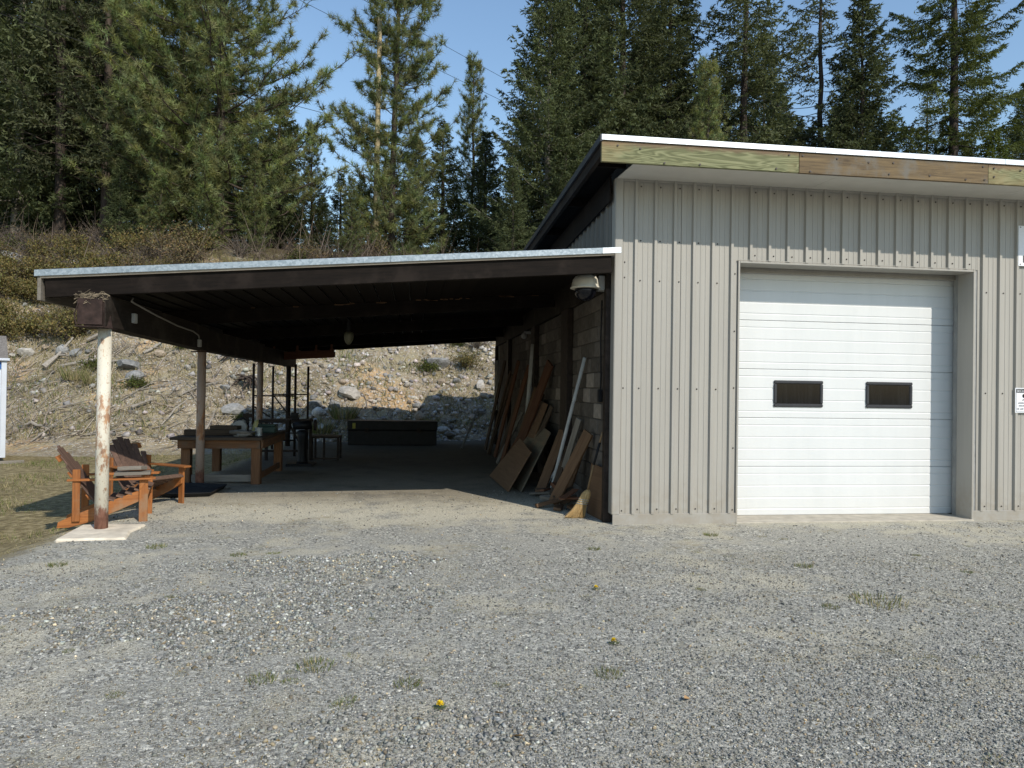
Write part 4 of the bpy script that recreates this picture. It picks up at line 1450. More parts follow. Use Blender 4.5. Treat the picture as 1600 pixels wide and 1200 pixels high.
def sheet(name, label, quad, th, m, cat='plywood'):
    """flat sheet through bottom-left, bottom-right, top-right, top-left"""
    a, b, c, d = [Vector(q) for q in quad]
    x = (b - a).normalized()
    y = (d - a)
    y = (y - x * y.dot(x)).normalized()
    z = x.cross(y)
    P2 = [((q - a).dot(x), (q - a).dot(y)) for q in (a, b, c, d)]
    me = MB().prism(P2, lambda u, v, t_: (u, v, t_), -th / 2, th / 2).mesh(name)
    fix_normals(me)
    me.materials.append(m)
    o = bpy.data.objects.new(name, me)
    o.matrix_basis = Matrix(((x.x, y.x, z.x, a.x), (x.y, y.y, z.y, a.y), (x.z, y.z, z.z, a.z), (0, 0, 0, 1)))
    COL.objects.link(o)
    bevel(o, .002)
    return tag(o, label, cat, 'plywood sheets leaning on the block wall')


sheet('plywood_sheet', 'low brown plywood sheet in front, its foot on the gravel', [(1.32, 12.7, .02), (1.40, 10.75, .02), (1.86, 10.95, .55), (1.80, 12.3, .72)], .018, M['ply'])
sheet('plywood_sheet', 'grey-brown plywood sheet leaning behind the low brown one', [(1.55, 12.7, .02), (1.60, 10.75, .02), (2.14, 11.15, .88), (2.14, 12.75, 1.0)], .018, M['ply_g'])
sheet('plywood_sheet', 'tall brown plywood strip behind the other sheets', [(1.72, 13.3, .02), (1.75, 12.2, .02), (2.2, 11.9, 1.32), (2.2, 12.95, 1.40)], .02, M['ply'])
sheet('plywood_sheet', 'upright brown plywood offcut standing by the wall corner', [(2.19, 8.95, .0), (2.24, 8.45, .0), (2.28, 8.45, .62), (2.24, 8.95, .64)], .02, M['ply'])
# offcuts heaped at the wall foot
r = RS(44)
for k in range(16):
    x, y = r.uniform(1.75, 2.12), r.uniform(8.85, 10.6)
    a = r.uniform(-.9, .9) + (1.57 if k % 3 == 0 else 0)
    L = r.uniform(.18, .45)
    z = .03 + .05 * (k % 4)
    dx, dy = math.cos(a) * L / 2, math.sin(a) * L / 2
    o = plank('wood_offcut', (x - dx, y - dy, z), (min(x + dx, 2.2), y + dy, z + r.uniform(-.02, .12)), round(r.uniform(.05, .12), 2), round(r.uniform(.02, .05), 2), (r.uniform(-.4, .1), r.uniform(-.3, .3), 1), M[('plank_a', 'plank_g', 'plank_d', 'plank_b')[k % 4]])
    tag(o, 'short wood offcut in the heap at the foot of the block wall', 'offcut', 'offcuts heaped at the foot of the wall')
tag(plank('board', (1.72, 10.5, .03), (2.05, 10.0, .12), .10, .03, (0, 0, 1), M['plank_g']), 'short grey board lying across the plank feet', 'board')

# corn broom
br = thing('broom', 'corn broom with worn wooden handle propped in the sunlit doorway corner', 'broom', (2.0, 8.66, 0))
# bristle head: flattened flare swept to the left, built from strands over a core
hb = MB()
rings = [(-.105, .0, .115, .036), (-.082, .05, .098, .042), (-.048, .12, .080, .045), (-.010, .19, .068, .046), (.016, .245, .064, .046), (.036, .295, .056, .042), (.048, .325, .040, .032), (.056, .345, .016, .016)]
o0 = len(hb.v)
NR = 20
rr = RS(12)
for cx, z, rx, ry in rings:
    for k in range(NR):
        an = 2 * math.pi * k / NR
        j = 1 + .05 * ((k % 2) * 2 - 1)
        hb.v.append((2.06 + cx + rx * j * math.cos(an), 8.64 + ry * j * math.sin(an), z + (.02 * rr.uniform() if z < .01 else 0)))
for i in range(len(rings) - 1):
    for k in range(NR):
        a = o0 + i * NR + k
        b = o0 + i * NR + (k + 1) % NR
        hb.f.append((a, b, b + NR, a + NR))
hb.f.append(tuple(o0 + k for k in reversed(range(NR))))
hb.f.append(tuple(o0 + (len(rings) - 1) * NR + k for k in range(NR)))
hb.build('bristles', M['bristle'], br)
st = MB()
for k in range(110):
    u = rr.uniform(-1, 1)
    st.tube([(2.06 - .02 + u * .055, 8.595 + rr.uniform(-.006, .02), .17), (2.06 - .105 + u * .135 - .01, 8.60 + rr.uniform(-.03, .03), .0 + rr.uniform(0, .03))], [.003, .002], 3, False)
st.build('loose_bristles', M['bristle'], br, kind='stuff')
for z, cx, rx in ((.175, -.018, .070), (.20, -.006, .064), (.225, .004, .060)):
    MB().tube([(2.06 + cx + rx * math.cos(a), 8.64 + .049 * math.sin(a), z - .1 * math.cos(a) * rx) for a in [i * math.pi / 12 for i in range(25)]], .0045, 5, False).build('binding_wire', M['tin'], br)
MB().tube([(2.112, 8.64, .33), (2.165, 8.60, .62), (2.175, 8.595, .66)], .013, 10).build('handle', M['broom_handle'], br, smooth=True)
MB().tube([(2.174, 8.5955, .655), (2.235, 8.55, .93)], .016, 10).build('handle_wrap', M['black_rubber'], br, smooth=True)
MB().tube([(2.235, 8.55, .93), (2.262, 8.53, 1.06)], .012, 10).build('handle_tip', M['broom_handle'], br, smooth=True)
# black cord with its plug hanging on the wall
cd = thing('extension_cord', 'black cord with plug hanging down the block wall near the corner', 'cord', (2.29, 8.75, 1.5))
MB().tube([(2.298, 8.78, 2.70), (2.29, 8.78, 2.2), (2.296, 8.77, 1.75), (2.29, 8.77, 1.58)], .010, 6).build('cable', M['black_cord'], cd)
MB().box(2.262, 2.305, 8.73, 8.81, 1.42, 1.58).build('plug_box', M['black_rubber'], cd, .006)

# ------------------------------------------------------------------ signs on the wall
def text_mesh(body, size, depth=.0015):
    cu = bpy.data.curves.new('text', 'FONT')
    cu.body = body
    cu.size = size
    cu.extrude = depth / 2
    o = bpy.data.objects.new('text', cu)
    COL.objects.link(o)
    dg = bpy.context.evaluated_depsgraph_get()
    me = bpy.data.meshes.new_from_object(o.evaluated_get(dg))
    bpy.data.objects.remove(o)
    bpy.data.curves.remove(cu)
    return me


def put_text(body, size, x, z, y, m, parent, name='lettering', sx=1.0):
    me = text_mesh(body, size)
    me.materials.clear()
    me.materials.append(m)
    o = bpy.data.objects.new(name, me)
    o.matrix_basis = Matrix.Translation((x, y, z)) @ Matrix.Rotation(math.pi / 2, 4, 'X') @ Matrix.Diagonal((sx, 1, 1, 1))
    return link(o, parent)


YS = D - .034
sg = thing('wall_sign', 'white metal sign with bold black letter high on the metal wall', 'sign', (7.53, YS, 3.22))
MB().box(7.532, 8.75, YS - .006, YS, 3.217, 3.730).build('panel', M['sign_white'], sg, .004)
put_text('H', .13, 7.588, 3.262, YS - .0075, M['black'], sg, sx=1.05)
for x, z in ((7.56, 3.71), (7.56, 3.24), (8.72, 3.71), (8.72, 3.24)):
    MB().box(x - .006, x + .006, YS - .010, YS - .0065, z - .006, z + .006).build('bolt', M['screw'], sg)
sg = thing('security_sign', 'small white sign with black heading low on the metal wall', 'sign', (7.507, YS, 1.36))
x0, z0, wS, hS = 7.508, 1.358, .25, .316
MB().box(x0, x0 + wS, YS - .004, YS, z0, z0 + hS).build('panel', M['sign_white'], sg, .003)
fr = MB()
e = .012
fr.box(x0 + e, x0 + wS - e, YS - .0052, YS - .0042, z0 + e, z0 + e + .004).box(x0 + e, x0 + e + .004, YS - .0052, YS - .0042, z0 + e + .0041, z0 + hS - e).box(x0 + wS - e - .004, x0 + wS - e, YS - .0052, YS - .0042, z0 + e + .0041, z0 + hS - e)
fr.build('border', M['black'], sg)
MB().box(x0 + e + .0045, x0 + wS - e - .0045, YS - .0052, YS - .0042, z0 + hS - .062, z0 + hS - e).build('heading_band', M['black'], sg)
put_text('SECURITY', .044, x0 + .02, z0 + hS - .053, YS - .0065, M['sign_white'], sg, sx=.98)
cmk = MB()
cmk.lathe([(.001, 0), (.026, 0), (.026, .001), (.001, .001)], (0, 0, 0), 16)
cmk.v = [(x0 + .125 + q[0], YS - .0046 - q[2], z0 + .215 + q[1]) for q in cmk.v]
cmk.bar((x0 + .10, YS - .0048, z0 + .16), (x0 + .15, YS - .0048, z0 + .175), .012, .001, (0, 1, 0))
cmk.build('camera_mark', M['black'], sg)
tx = MB()
rr = RS(2)
for z, xa, xb in ((z0 + .125, x0 + .04, x0 + .21), (z0 + .09, x0 + .05, x0 + .20), (z0 + .05, x0 + .025, x0 + .225)):
    x = xa
    while x < xb:
        wl = rr.uniform(.006, .011)
        tx.box(x, x + wl, YS - .0050, YS - .0043, z - .009, z + .009 + rr.uniform(-.004, .002))
        x += wl + .0035 + (rr.uniform() < .16) * .01
tx.build('small_print', M['grey_print'], sg, kind='stuff')

# ------------------------------------------------------------------ blue and white booth at the left edge
bt = thing('portable_shed', 'white and blue portable shed at the left edge of the lawn', 'shed', (-9.07, 17.4, -.25))
xr = -9.07
MB().box(-11.4, xr - .10, 17.45, 19.5, -.12, 2.02).build('body', M['shed_panel'], bt, .01)
MB().box(xr - .10, xr, 17.38, 17.48, -.12, 2.04).build('corner_post', M['white_paint'], bt, .006)
MB().box(-11.4, xr - .102, 17.425, 17.448, 1.86, 2.02).build('blue_band', M['blue_paint'], bt)
for z in (-.03, .92, 1.74):
    MB().box(-11.3, xr - .16, 17.415, 17.447, z, z + .05).build('panel_rail', M['white_paint'], bt, .004)
MB().box(xr - .17, xr - .13, 17.412, 17.447, -.03, 1.79).build('panel_stile', M['white_paint'], bt, .004)
MB().box(-11.4, xr + .05, 17.32, 19.55, 2.042, 2.10).build('roof_trim', M['white_paint'], bt, .008)
MB().prism([(17.34, 2.102), (19.5, 2.102), (18.4, 2.65)], lambda u, v, t_: (t_, u, v), -11.4, xr + .02).build('roof', M['shingle'], bt)
MB().box(-11.6, xr + .35, 17.3, 17.42, -.27, -.19).build('skid', M['plank_g'], bt, .006)
bt.rotation_euler = (0, 0, math.radians(30))

# ------------------------------------------------------------------ rocks and dead branches on the bank
def rock_mesh(seed, sub=2):
    import bmesh
    rr = RS(seed)
    b = bmesh.new()
    bmesh.ops.create_icosphere(b, subdivisions=sub, radius=1)
    pl = rr.normal(size=(11, 3))
    pl /= np.linalg.norm(pl, axis=1, keepdims=True)
    dd = rr.uniform(.55, .95, 11)
    for v in b.verts:
        p = np.array(v.co)
        for nrm, d_ in zip(pl, dd):
            h = float(p @ nrm) - d_
            if h > 0: p = p - nrm * h
        p = p + rr.normal(size=3) * .018
        v.co = Vector(p)
    me = bpy.data.meshes.new('rock')
    b.to_mesh(me)
    b.free()
    return me


RM = {}
for mk in ('rock_grey', 'rock_pale', 'rock_tan'):
    RM[mk] = []
    for k in range(4):
        me = rock_mesh(k * 7 + len(mk))
        me.materials.append(M[mk])
        RM[mk].append(me)


def rock(x, y, s, mk, label, k=0, rz=0.0, group=None, sink=.1):
    o = bpy.data.objects.new('rock', RM[mk][k % 4])
    o.location = (x, y, hz(x, y) + s[2] * .5 * (1 - 2 * sink) * (.5 if max(s) > .4 else .8))
    kk = (.74 if max(s) > .4 else 1) / 1.6
    o.scale = (s[0] * kk, s[1] * kk, s[2] * kk)
    o.rotation_euler = (.25 * math.sin(k * 3.1), .2 * math.cos(k * 1.7), rz)
    COL.objects.link(o)
    return tag(o, label, 'rock', group)


rock(-12.48, 25.0, (.62, .5, .48), 'rock_pale', 'white boulder on the bank above the blue and white shed', 1, .3)
rock(-11.25, 24.75, (.50, .4, .45), 'rock_grey', 'grey boulder beside a dead branch high on the left bank', 2, 1.0)
rock(-10.75, 24.55, (.55, .4, .40), 'rock_grey', 'purple-grey boulder right of the dead branch on the left bank', 3, .2)
rock(-8.75, 23.5, (.85, .7, .42), 'rock_grey', 'layered grey slab stone behind the front post', 0, .5)
rock(-8.45, 23.1, (.65, .6, .40), 'rock_grey', 'lower grey slab stone behind the front post', 2, 1.4)
rock(-2.08, 22.95, (.85, .6, .55), 'rock_pale', 'big pale boulder on the bank right of the scaffold frames', 0, -.4)
rock(-3.05, 22.45, (.55, .45, .50), 'rock_grey', 'blue-grey boulder low on the bank beside the scaffold', 1, .8)
rock(-2.45, 22.55, (.45, .4, .40), 'rock_grey', 'grey boulder just left of the dry grass clump', 3, 2.1)
rock(-2.9, 22.15, (.36, .3, .28), 'rock_pale', 'small pale boulder under the blue-grey one', 2, 1.1)
rock(.72, 25.1, (1.10, .8, .62), 'rock_grey', 'large grey boulder with a green bush at its side', 1, .6)
rock(.85, 24.3, (.28, .25, .24), 'rock_tan', 'small tan boulder below the large grey one', 0, .6)
rock(.15, 22.6, (.55, .3, .48), 'rock_tan', 'tan wedge-shaped boulder above the black box', 2, .9)
rock(.85, 22.2, (.62, .4, .26), 'rock_pale', 'flat pale stone at the shade edge right of the black box', 3, .2)
rock(1.05, 22.0, (.55, .4, .22), 'rock_grey', 'flat grey stone under the pale one at the shade edge', 0, 1.2)
rock(-.85, 21.7, (.50, .35, .30), 'rock_tan', 'rusty tan boulder just above the black box lid', 1, .3)
rock(-.42, 21.85, (.55, .4, .34), 'rock_grey', 'greenish grey boulder just above the black box lid', 2, .7)
rock(2.0, 22.9, (.48, .4, .40), 'rock_grey', 'grey boulder in the shade by the wall end', 1, .2)
rock(2.15, 24.1, (.30, .3, .36), 'rock_pale', 'pale upright stone near the wall end', 3, .2)
rock(-5.35, 22.2, (.95, .6, .50), 'rock_grey', 'pale blue-grey boulder between the second and third posts', 3, .2)
rock(-5.0, 23.5, (.45, .3, .30), 'rock_pale', 'pale boulder left of the third post', 1, 1.2)
rock(-6.3, 23.1, (.45, .3, .26), 'rock_tan', 'tan boulder right of the second post', 2, .2)
rock(-8.1, 24.1, (.34, .3, .24), 'rock_tan', 'lone tan boulder left of the second post', 0, .9)
rock(-15.3, 29.6, (1.6, .9, .55), 'rock_grey', 'grey outcrop among shrubs near the crest at far left', 0, .1)
rock(-13.2, 29.8, (.8, .6, .4), 'rock_pale', 'pale outcrop stone near the crest at left', 2, 1.1)
r = RS(101)
lab = {'rock_grey': 'grey stone half buried in the cut bank behind the carport', 'rock_pale': 'pale stone half buried in the cut bank behind the carport', 'rock_tan': 'tan stone half buried in the cut bank behind the carport'}
k = 0
while k < 120:
    x, y = r.uniform(-14, 3.2), r.uniform(20.9, 27.5)
    if lump(x, y, .9, 41) + .05 * x + r.normal() * .4 < -.1: continue
    s = .10 + .17 * r.uniform() ** 2
    mk = ('rock_grey', 'rock_pale', 'rock_tan')[r.choice(3, p=[.45, .3, .25])]
    rock(x, y, (s * r.uniform(.9, 1.5), s * r.uniform(.7, 1.1), s * r.uniform(.6, .95)), mk, lab[mk], r.randint(4), r.uniform(0, 6), 'stones in the cut bank: ' + mk[5:])
    k += 1


def branch(pts, rad, label, group=None, forks=0, seed=0):
    rr = RS(seed)
    P = []
    for x, y, h in pts: P.append(Vector((x, y, hz(x, y) + h + rad)))
    Q = [P[0]]
    for a, b in zip(P, P[1:]):
        Q.append((a + b) / 2 + Vector(rr.normal(size=3)) * rad * .6)
        Q.append(b)
    n = len(Q)
    m = MB().tube(Q, [rad * (1 - .6 * i / (n - 1)) * (1 + .12 * rr.normal()) for i in range(n)], 7)
    for f in range(forks):
        i = rr.randint(1, n - 1)
        d_ = (Q[i] - Q[i - 1]).normalized()
        e_ = (d_ + Vector(rr.normal(size=3)) * .7).normalized()
        e_.z = abs(e_.z) * .6
        L = rr.uniform(.2, .6)
        m.tube([Q[i], Q[i] + e_ * L * .5, Q[i] + (e_ + Vector((0, 0, -.1))) * L], [rad * .45, rad * .35, rad * .15], 5)
    o = m.build('dead_branch', M['dead_wood'], None, fix=False)
    return tag(o, label, 'branch', group)


branch([(-11.0, 24.0, .05), (-10.1, 23.85, .12), (-9.2, 23.7, .06), (-8.9, 23.6, .02)], .05, 'long grey dead branch lying across the left bank behind the front post', None, 3, 1)
branch([(-11.55, 24.2, .1), (-11.0, 24.85, .3)], .08, 'short thick dead log between two boulders on the left bank', None, 1, 2)
branch([(-10.6, 24.9, .1), (-9.9, 25.2, .1), (-9.2, 25.5, .2)], .055, 'dead branch lying above the boulders on the left bank', None, 3, 3)
branch([(-8.55, 24.0, .05), (-8.2, 24.4, .12), (-8.05, 24.8, .3)], .045, 'pale curved branch just right of the front post top', None, 1, 4)
branch([(-10.6, 21.3, .05), (-10.2, 21.1, .1), (-9.8, 20.9, .05)], .055, 'short dark log at the foot of the left bank', None, 2, 5)
branch([(-8.0, 21.65, .03), (-7.5, 21.9, .12)], .06, 'pale thick broken log left of the second post', None, 0, 6)
branch([(-7.05, 21.2, .03), (-6.8, 21.55, .25), (-6.5, 21.75, .45)], .03, 'thin pale branch sloping up to the second post', None, 1, 7)
branch([(-5.95, 21.1, .02), (-5.75, 21.5, .28), (-5.65, 21.7, .42)], .03, 'thin pale branch leaning right of the second post', None, 0, 8)
r = RS(202)
for k in range(24):
    x, y = r.uniform(-11.5, -3.8), 20.6 + 2.6 * r.uniform() ** 1.5
    a, L = r.uniform(-1.2, 1.2), r.uniform(.5, 1.5)
    dx, dy = math.cos(a) * L / 2, abs(math.sin(a)) * L / 3
    branch([(x - dx, y - dy, .02), (x, y, r.uniform(.03, .15)), (x + dx, y + dy, r.uniform(.02, .3))], r.uniform(.012, .03), 'dead grey branch among the slash at the foot of the bank', 'dead branches at the foot of the bank', r.randint(0, 4), 300 + k)
# torn root wads
def roots(x, y, label, seed):
    rr = RS(seed)
    m = MB()
    z = hz(x, y)
    for k in range(22):
        a = rr.uniform(0, 6.28)
        L = rr.uniform(.25, .6)
        e_ = Vector((math.cos(a), -abs(math.sin(a)) * .6, rr.uniform(-.6, .7))).normalized()
        p = Vector((x, y, z + .3))
        m.tube([p, p + e_ * L * .5 + Vector(rr.normal(size=3)) * .05, p + e_ * L + Vector((0, 0, -.12))], [.05, .03, .01], 5)
    o = m.build('root_wad', M['bark'], None, fix=False)
    tag(o, label, 'roots')


roots(-5.75, 24.0, 'dark torn roots on the bank, upper of the two', 1)
roots(-5.2, 23.2, 'dark torn roots on the bank beside the third post', 2)


# ------------------------------------------------------------------ plants made of needles and leaves
class Leaf:
    """collects thin triangles"""
    def __init__(s):
        s.b, s.d, s.w, s.c = [], [], [], []

    def add(s, base, vec, wid, col):
        s.b.append(base); s.d.append(vec); s.w.append(wid); s.c.append(col)

    def mesh(s, name, seed=0):
        r = RS(seed)
        b, d, w_, c = (np.concatenate(q) for q in (s.b, s.d, s.w, s.c))
        rnd = r.normal(size=d.shape)
        side = np.cross(d, rnd)
        side /= np.linalg.norm(side, axis=1, keepdims=True) + 1e-9
        side *= (w_ / 2)[:, None]
        V = np.stack([b - side, b + side, b + d], 1).reshape(-1, 3)
        return np_mesh(name, V, np.arange(len(V)).reshape(-1, 3), np.repeat(c, 3, axis=0))


def unit(v):
    return v / (np.linalg.norm(v, axis=-1, keepdims=True) + 1e-9)


def tufts(L, P, Dr, n, ln, wd, spread, r, c0, cvar):
    """P, Dr (k,3): n needles each"""
    k = len(P)
    d = unit(Dr[:, None] * (1 - spread) + unit(r.normal(size=(k, n, 3))) * spread)
    b = P[:, None] - Dr[:, None] * r.uniform(0, .55, (k, n, 1)) * ln
    v = d * (ln * r.uniform(.75, 1.15, (k, n, 1)))
    base = np.array(c0)[None] * r.uniform(1 - cvar, 1 + cvar, (k, 1)) * np.stack([r.uniform(.85, 1.2, k), np.ones(k), r.uniform(.7, 1.2, k)], -1)
    c = base[:, None] * r.uniform(.8, 1.2, (k, n, 1))
    L.add(b.reshape(-1, 3), v.reshape(-1, 3), np.full(k * n, wd) * r.uniform(.7, 1.2, k * n), c.reshape(-1, 3))


def np_tubes(paths, n=4):
    """paths: list of (points (k,3), radii (k,)) -> verts, quads"""
    V, Q, o = [], [], 0
    for P, R in paths:
        k = len(P)
        t = unit(np.gradient(P, axis=0))
        a = np.array([0, 0, 1.0]) if abs(t[:, 2]).mean() < .8 else np.array([1.0, 0, 0])
        s = unit(np.cross(t, a))
        u = np.cross(t, s)
        an = np.arange(n) * 2 * np.pi / n
        ring = P[:, None] + R[:, None, None] * (s[:, None] * np.cos(an)[None, :, None] + u[:, None] * np.sin(an)[None, :, None])
        V.append(ring.reshape(-1, 3))
        i, j = np.meshgrid(np.arange(k - 1), np.arange(n), indexing='ij')
        A = o + i * n + j
        B = o + i * n + (j + 1) % n
        Q.append(np.stack([A, B, B + n, A + n], -1).reshape(-1, 4))
        o += k * n
    return np.concatenate(V), np.concatenate(Q)


def trunk_path(H, r0, seed, bend=.15):
    r = RS(seed)
    t = np.linspace(0, 1, 14)
    x = bend * np.cumsum(r.normal(size=14)) * .25
    y = bend * np.cumsum(r.normal(size=14)) * .25
    P = np.stack([x - x[0], y - y[0], t * H], -1)
    R = r0 * (1 - t) ** .85 + .012
    R[0] *= 1.25
    return P, R


def tp_at(P, z):
    return np.stack([np.interp(z, P[:, 2], P[:, 0]), np.interp(z, P[:, 2], P[:, 1]), z], -1)


def pine(name, H, R, seed, cb=.10, dens=1.0, ln=.25, wd=.024, col=(.185, .212, .092), r0=.19, shape=.55, nneed=26, up0=.05):
    """long-needled pine: upswept limbs that carry round tufts"""
    r = RS(seed)
    TP, TR = trunk_path(H, r0, seed)
    paths_t, paths_b = [(TP, TR)], []
    L = Leaf()
    z = cb * H
    TPS, TDS = [], []
    while z < H * .985:
        f = (z - cb * H) / (H - cb * H)
        Rz = R * (1 - f) ** shape * (.55 + .45 * min(1, f / .18 + .35))
        nb = r.randint(4, 7)
        a0 = r.uniform(0, 6.28)
        for k in range(nb):
            if r.uniform() > .92 * dens + .05: continue
            a = a0 + k * 6.283 / nb + r.normal() * .4
            z1 = min(H * .985, max(.2, z + r.normal() * .22))
            Lb = max(.35, Rz * r.uniform(.45, 1.1))
            el = up0 + .70 * f + r.normal() * .22
            m = 7
            t = np.linspace(0, 1, m)
            hor = np.array([math.cos(a), math.sin(a)])
            rad = Lb * t
            zz = Lb * (math.tan(min(el, 1.1)) * t * .75 + (.30 - .16 * f) * t ** 2.2 - .10 * np.sin(3.14 * t))
            p0 = tp_at(TP, np.array([z1]))[0]
            wob = np.cumsum(r.normal(size=(m, 2)) * .06 * Lb, axis=0)
            P = np.stack([p0[0] + hor[0] * rad + wob[:, 0] * t, p0[1] + hor[1] * rad + wob[:, 1] * t, p0[2] + zz], -1)
            rb = max(.012, .035 * Lb / 3 * (1.2 - .6 * f))
            paths_b.append((P, rb * (1 - .8 * t)))
            # branchlets
            ns = max(4, int(Lb * 9 * dens))
            ts = r.uniform(.15, 1, ns) ** .85
            B = np.stack([np.interp(ts, t, P[:, i]) for i in range(3)], -1)
            tang = unit(P[-1] - P[2])
            sd = r.choice([-1, 1], ns)
            perp = np.array([-hor[1], hor[0], 0])
            Dd = unit(tang[None] * r.uniform(.4, 1.0, (ns, 1)) + perp[None] * sd[:, None] * r.uniform(.2, 1.1, (ns, 1)) + np.array([0, 0, 1.0])[None] * r.uniform(-.35, .9, (ns, 1)))
            Ls = r.uniform(.18, .75, ns) * (.5 + .3 * min(Lb, 2.5) / 1.5) * (1.15 - .5 * ts)
            E = B + Dd * Ls[:, None]
            for q in range(ns):
                if Ls[q] > .2: paths_b.append((np.stack([B[q], (B[q] + E[q]) / 2 + np.array([0, 0, -.02]), E[q]]), np.array([.011, .009, .006])))
            hv = r.uniform(size=ns) < .35
            TPS += [E, (B + Dd * (Ls * .55)[:, None])[hv], P[-1:]]
            Du = unit(Dd + np.array([0, 0, .35]))
            TDS += [Du, Du[hv], unit(tang[None] + np.array([[0, 0, .4]]))]
        z += r.uniform(.22, .38) * (1.1 - .35 * f) * max(.6, H / 14)
    TPS.append(tp_at(TP, np.array([H, H - .1, H - .25])))
    TDS.append(np.tile([[0, 0, 1.0]], (3, 1)))
    P, Dd = np.concatenate(TPS), np.concatenate(TDS)
    keep = r.uniform(size=len(P)) < .95
    tufts(L, P[keep], Dd[keep], nneed, ln, wd, .64, r, col, .36)
    V, Q = np_tubes(paths_t, 9)
    V2, Q2 = np_tubes(paths_b, 4)
    return (np_mesh(name + '_trunk', V, Q, smooth=True), np_mesh(name + '_limbs', V2, Q2), L.mesh(name + '_needles', seed))


def fir(name, H, R, seed, cb=.05, dens=1.0, nl=.17, nw=.062, col=(.096, .114, .052), r0=.16, shape=.75, droop=.25, ntw=1.2, gap=.25, dead=0.0, tipup=.25, irr=.25):
    """short-needled conifer: whorls of flat sprays"""
    r = RS(seed)
    TP, TR = trunk_path(H, r0, seed, .08)
    paths_b = []
    L = Leaf()
    z = cb * H
    NB, ND, NC = [], [], []
    while z < H * .99:
        f = (z - cb * H) / (H - cb * H)
        Rz = R * (1 - f) ** shape * (.6 + .4 * min(1, f / .12 + .3))
        nb = r.randint(4, 7)
        a0 = r.uniform(0, 6.28)
        for k in range(nb):
            if r.uniform() > dens: continue
            a = a0 + k * 6.283 / nb + r.normal() * .22
            z1 = min(H * .99, max(.15, z + r.normal() * gap * .45))
            Lb = max(.18, Rz * r.uniform(1 - irr * 1.8, 1 + irr * .6))
            m = 6
            t = np.linspace(0, 1, m)
            hor = np.array([math.cos(a), math.sin(a)])
            el = .55 * f + .1 + r.normal() * .08 - droop * (1 - f) * .6
            zz = Lb * (el * t - droop * (1 - f * .7) * np.sin(3.14 * t * .9) * .4 + tipup * t ** 3 * .6)
            p0 = tp_at(TP, np.array([z1]))[0]
            P = np.stack([p0[0] + hor[0] * Lb * t, p0[1] + hor[1] * Lb * t, p0[2] + zz], -1)
            paths_b.append((P, max(.008, .022 * Lb / 2.5) * (1 - .8 * t)))
            if r.uniform() < dead and f < .6: continue
            nt = max(4, int(Lb * 11 * ntw))
            ts = np.linspace(.18, 1, nt) + r.normal(size=nt) * .02
            B = np.stack([np.interp(ts, t, P[:, i]) for i in range(3)], -1)
            sd = np.where(np.arange(nt) % 2, 1, -1)
            perp = np.array([-hor[1], hor[0], 0])
            tang = np.array([hor[0], hor[1], .0])
            Dd = unit(tang[None] * r.uniform(.55, 1, (nt, 1)) + perp[None] * (sd * r.uniform(.35, 1, nt))[:, None] + np.array([0, 0, 1.0])[None] * r.normal(size=(nt, 1)) * .16 - np.array([0, 0, droop * .5])[None])
            Ls = (Lb * .36 * (1.1 - ts) + .14) * r.uniform(.7, 1.2, nt)
            shade = np.array(col)[None] * r.uniform(.7, 1.3) * r.uniform(.85, 1.15, (nt, 1))
            # needles along each twig
            nn = 9
            q = np.linspace(.1, 1, nn)
            nbp = B[:, None] + Dd[:, None] * (Ls[:, None] * q[None])[..., None]
            nd = unit(Dd[:, None] * .75 + unit(r.normal(size=(nt, nn, 3))) * .75) * (nl * r.uniform(.7, 1.15, (nt, nn, 1)))
            NB.append(nbp.reshape(-1, 3)); ND.append(nd.reshape(-1, 3))
            NC.append((shade[:, None] * r.uniform(.8, 1.2, (nt, nn, 1))).reshape(-1, 3))
        z += gap * r.uniform(.7, 1.25) * max(.6, H / 14) * (1.1 - .3 * f)
    L.add(np.concatenate(NB), np.concatenate(ND), np.full(sum(len(q) for q in NB), nw), np.concatenate(NC))
    V, Q = np_tubes([(TP, TR)], 8)
    V2, Q2 = np_tubes(paths_b, 3)
    return (np_mesh(name + '_trunk', V, Q, smooth=True), np_mesh(name + '_limbs', V2, Q2), L.mesh(name + '_needles', seed))


def tree(name, meshes, label, x, y, s=1.0, rz=0.0, group=None, bark='bark', sz=None, dz=-.15):
    t = thing(name, label, 'tree', (x, y, hz(x, y) + dz), rz, group)
    t.scale = (s, s, sz or s)
    for nm, me, mk in zip(('trunk', 'limbs', 'needles'), meshes, (bark, bark, 'leaf')):
        mobj(nm, me, M[mk], t, keep=False)
    return t


PA = pine('pine', 19.0, 5.2, 11, .05, 1.0, r0=.22, ln=.29, nneed=26)
PB = pine('pine', 17.0, 4.2, 12, .06, 1.0, ln=.29, nneed=26)
PC_ = pine('pine', 18.0, 3.2, 13, .03, .95, ln=.29, nneed=27, r0=.17, shape=.45)
PS_ = pine('pine', 10.5, 1.75, 14, .03, 1.0, ln=.20, wd=.02, r0=.12, nneed=18)
FA = fir('fir', 14.0, 3.5, 21, .02, 1.0)
FB = fir('fir', 14.0, 3.2, 22, .02, 1.0, droop=.38, irr=.35, gap=.22, col=(.082, .097, .046))
FC = fir('fir', 18.0, 3.9, 23, .05, .92, droop=.42, irr=.4, ntw=1.0, gap=.27, col=(.090, .103, .048), r0=.2)
FD = fir('fir', 8.0, 1.9, 24, .02, 1.0, gap=.34, nl=.14, nw=.055)
FE = fir('fir', 16.0, 3.0, 25, .16, .85, droop=.3, irr=.45, ntw=.9, gap=.34, dead=.2, col=(.100, .110, .056))
LA = fir('larch', 24.0, 4.8, 31, .10, .8, droop=.50, irr=.45, ntw=1.7, gap=.30, nl=.19, nw=.07, col=(.090, .108, .034), r0=.30, tipup=.15, shape=.55)
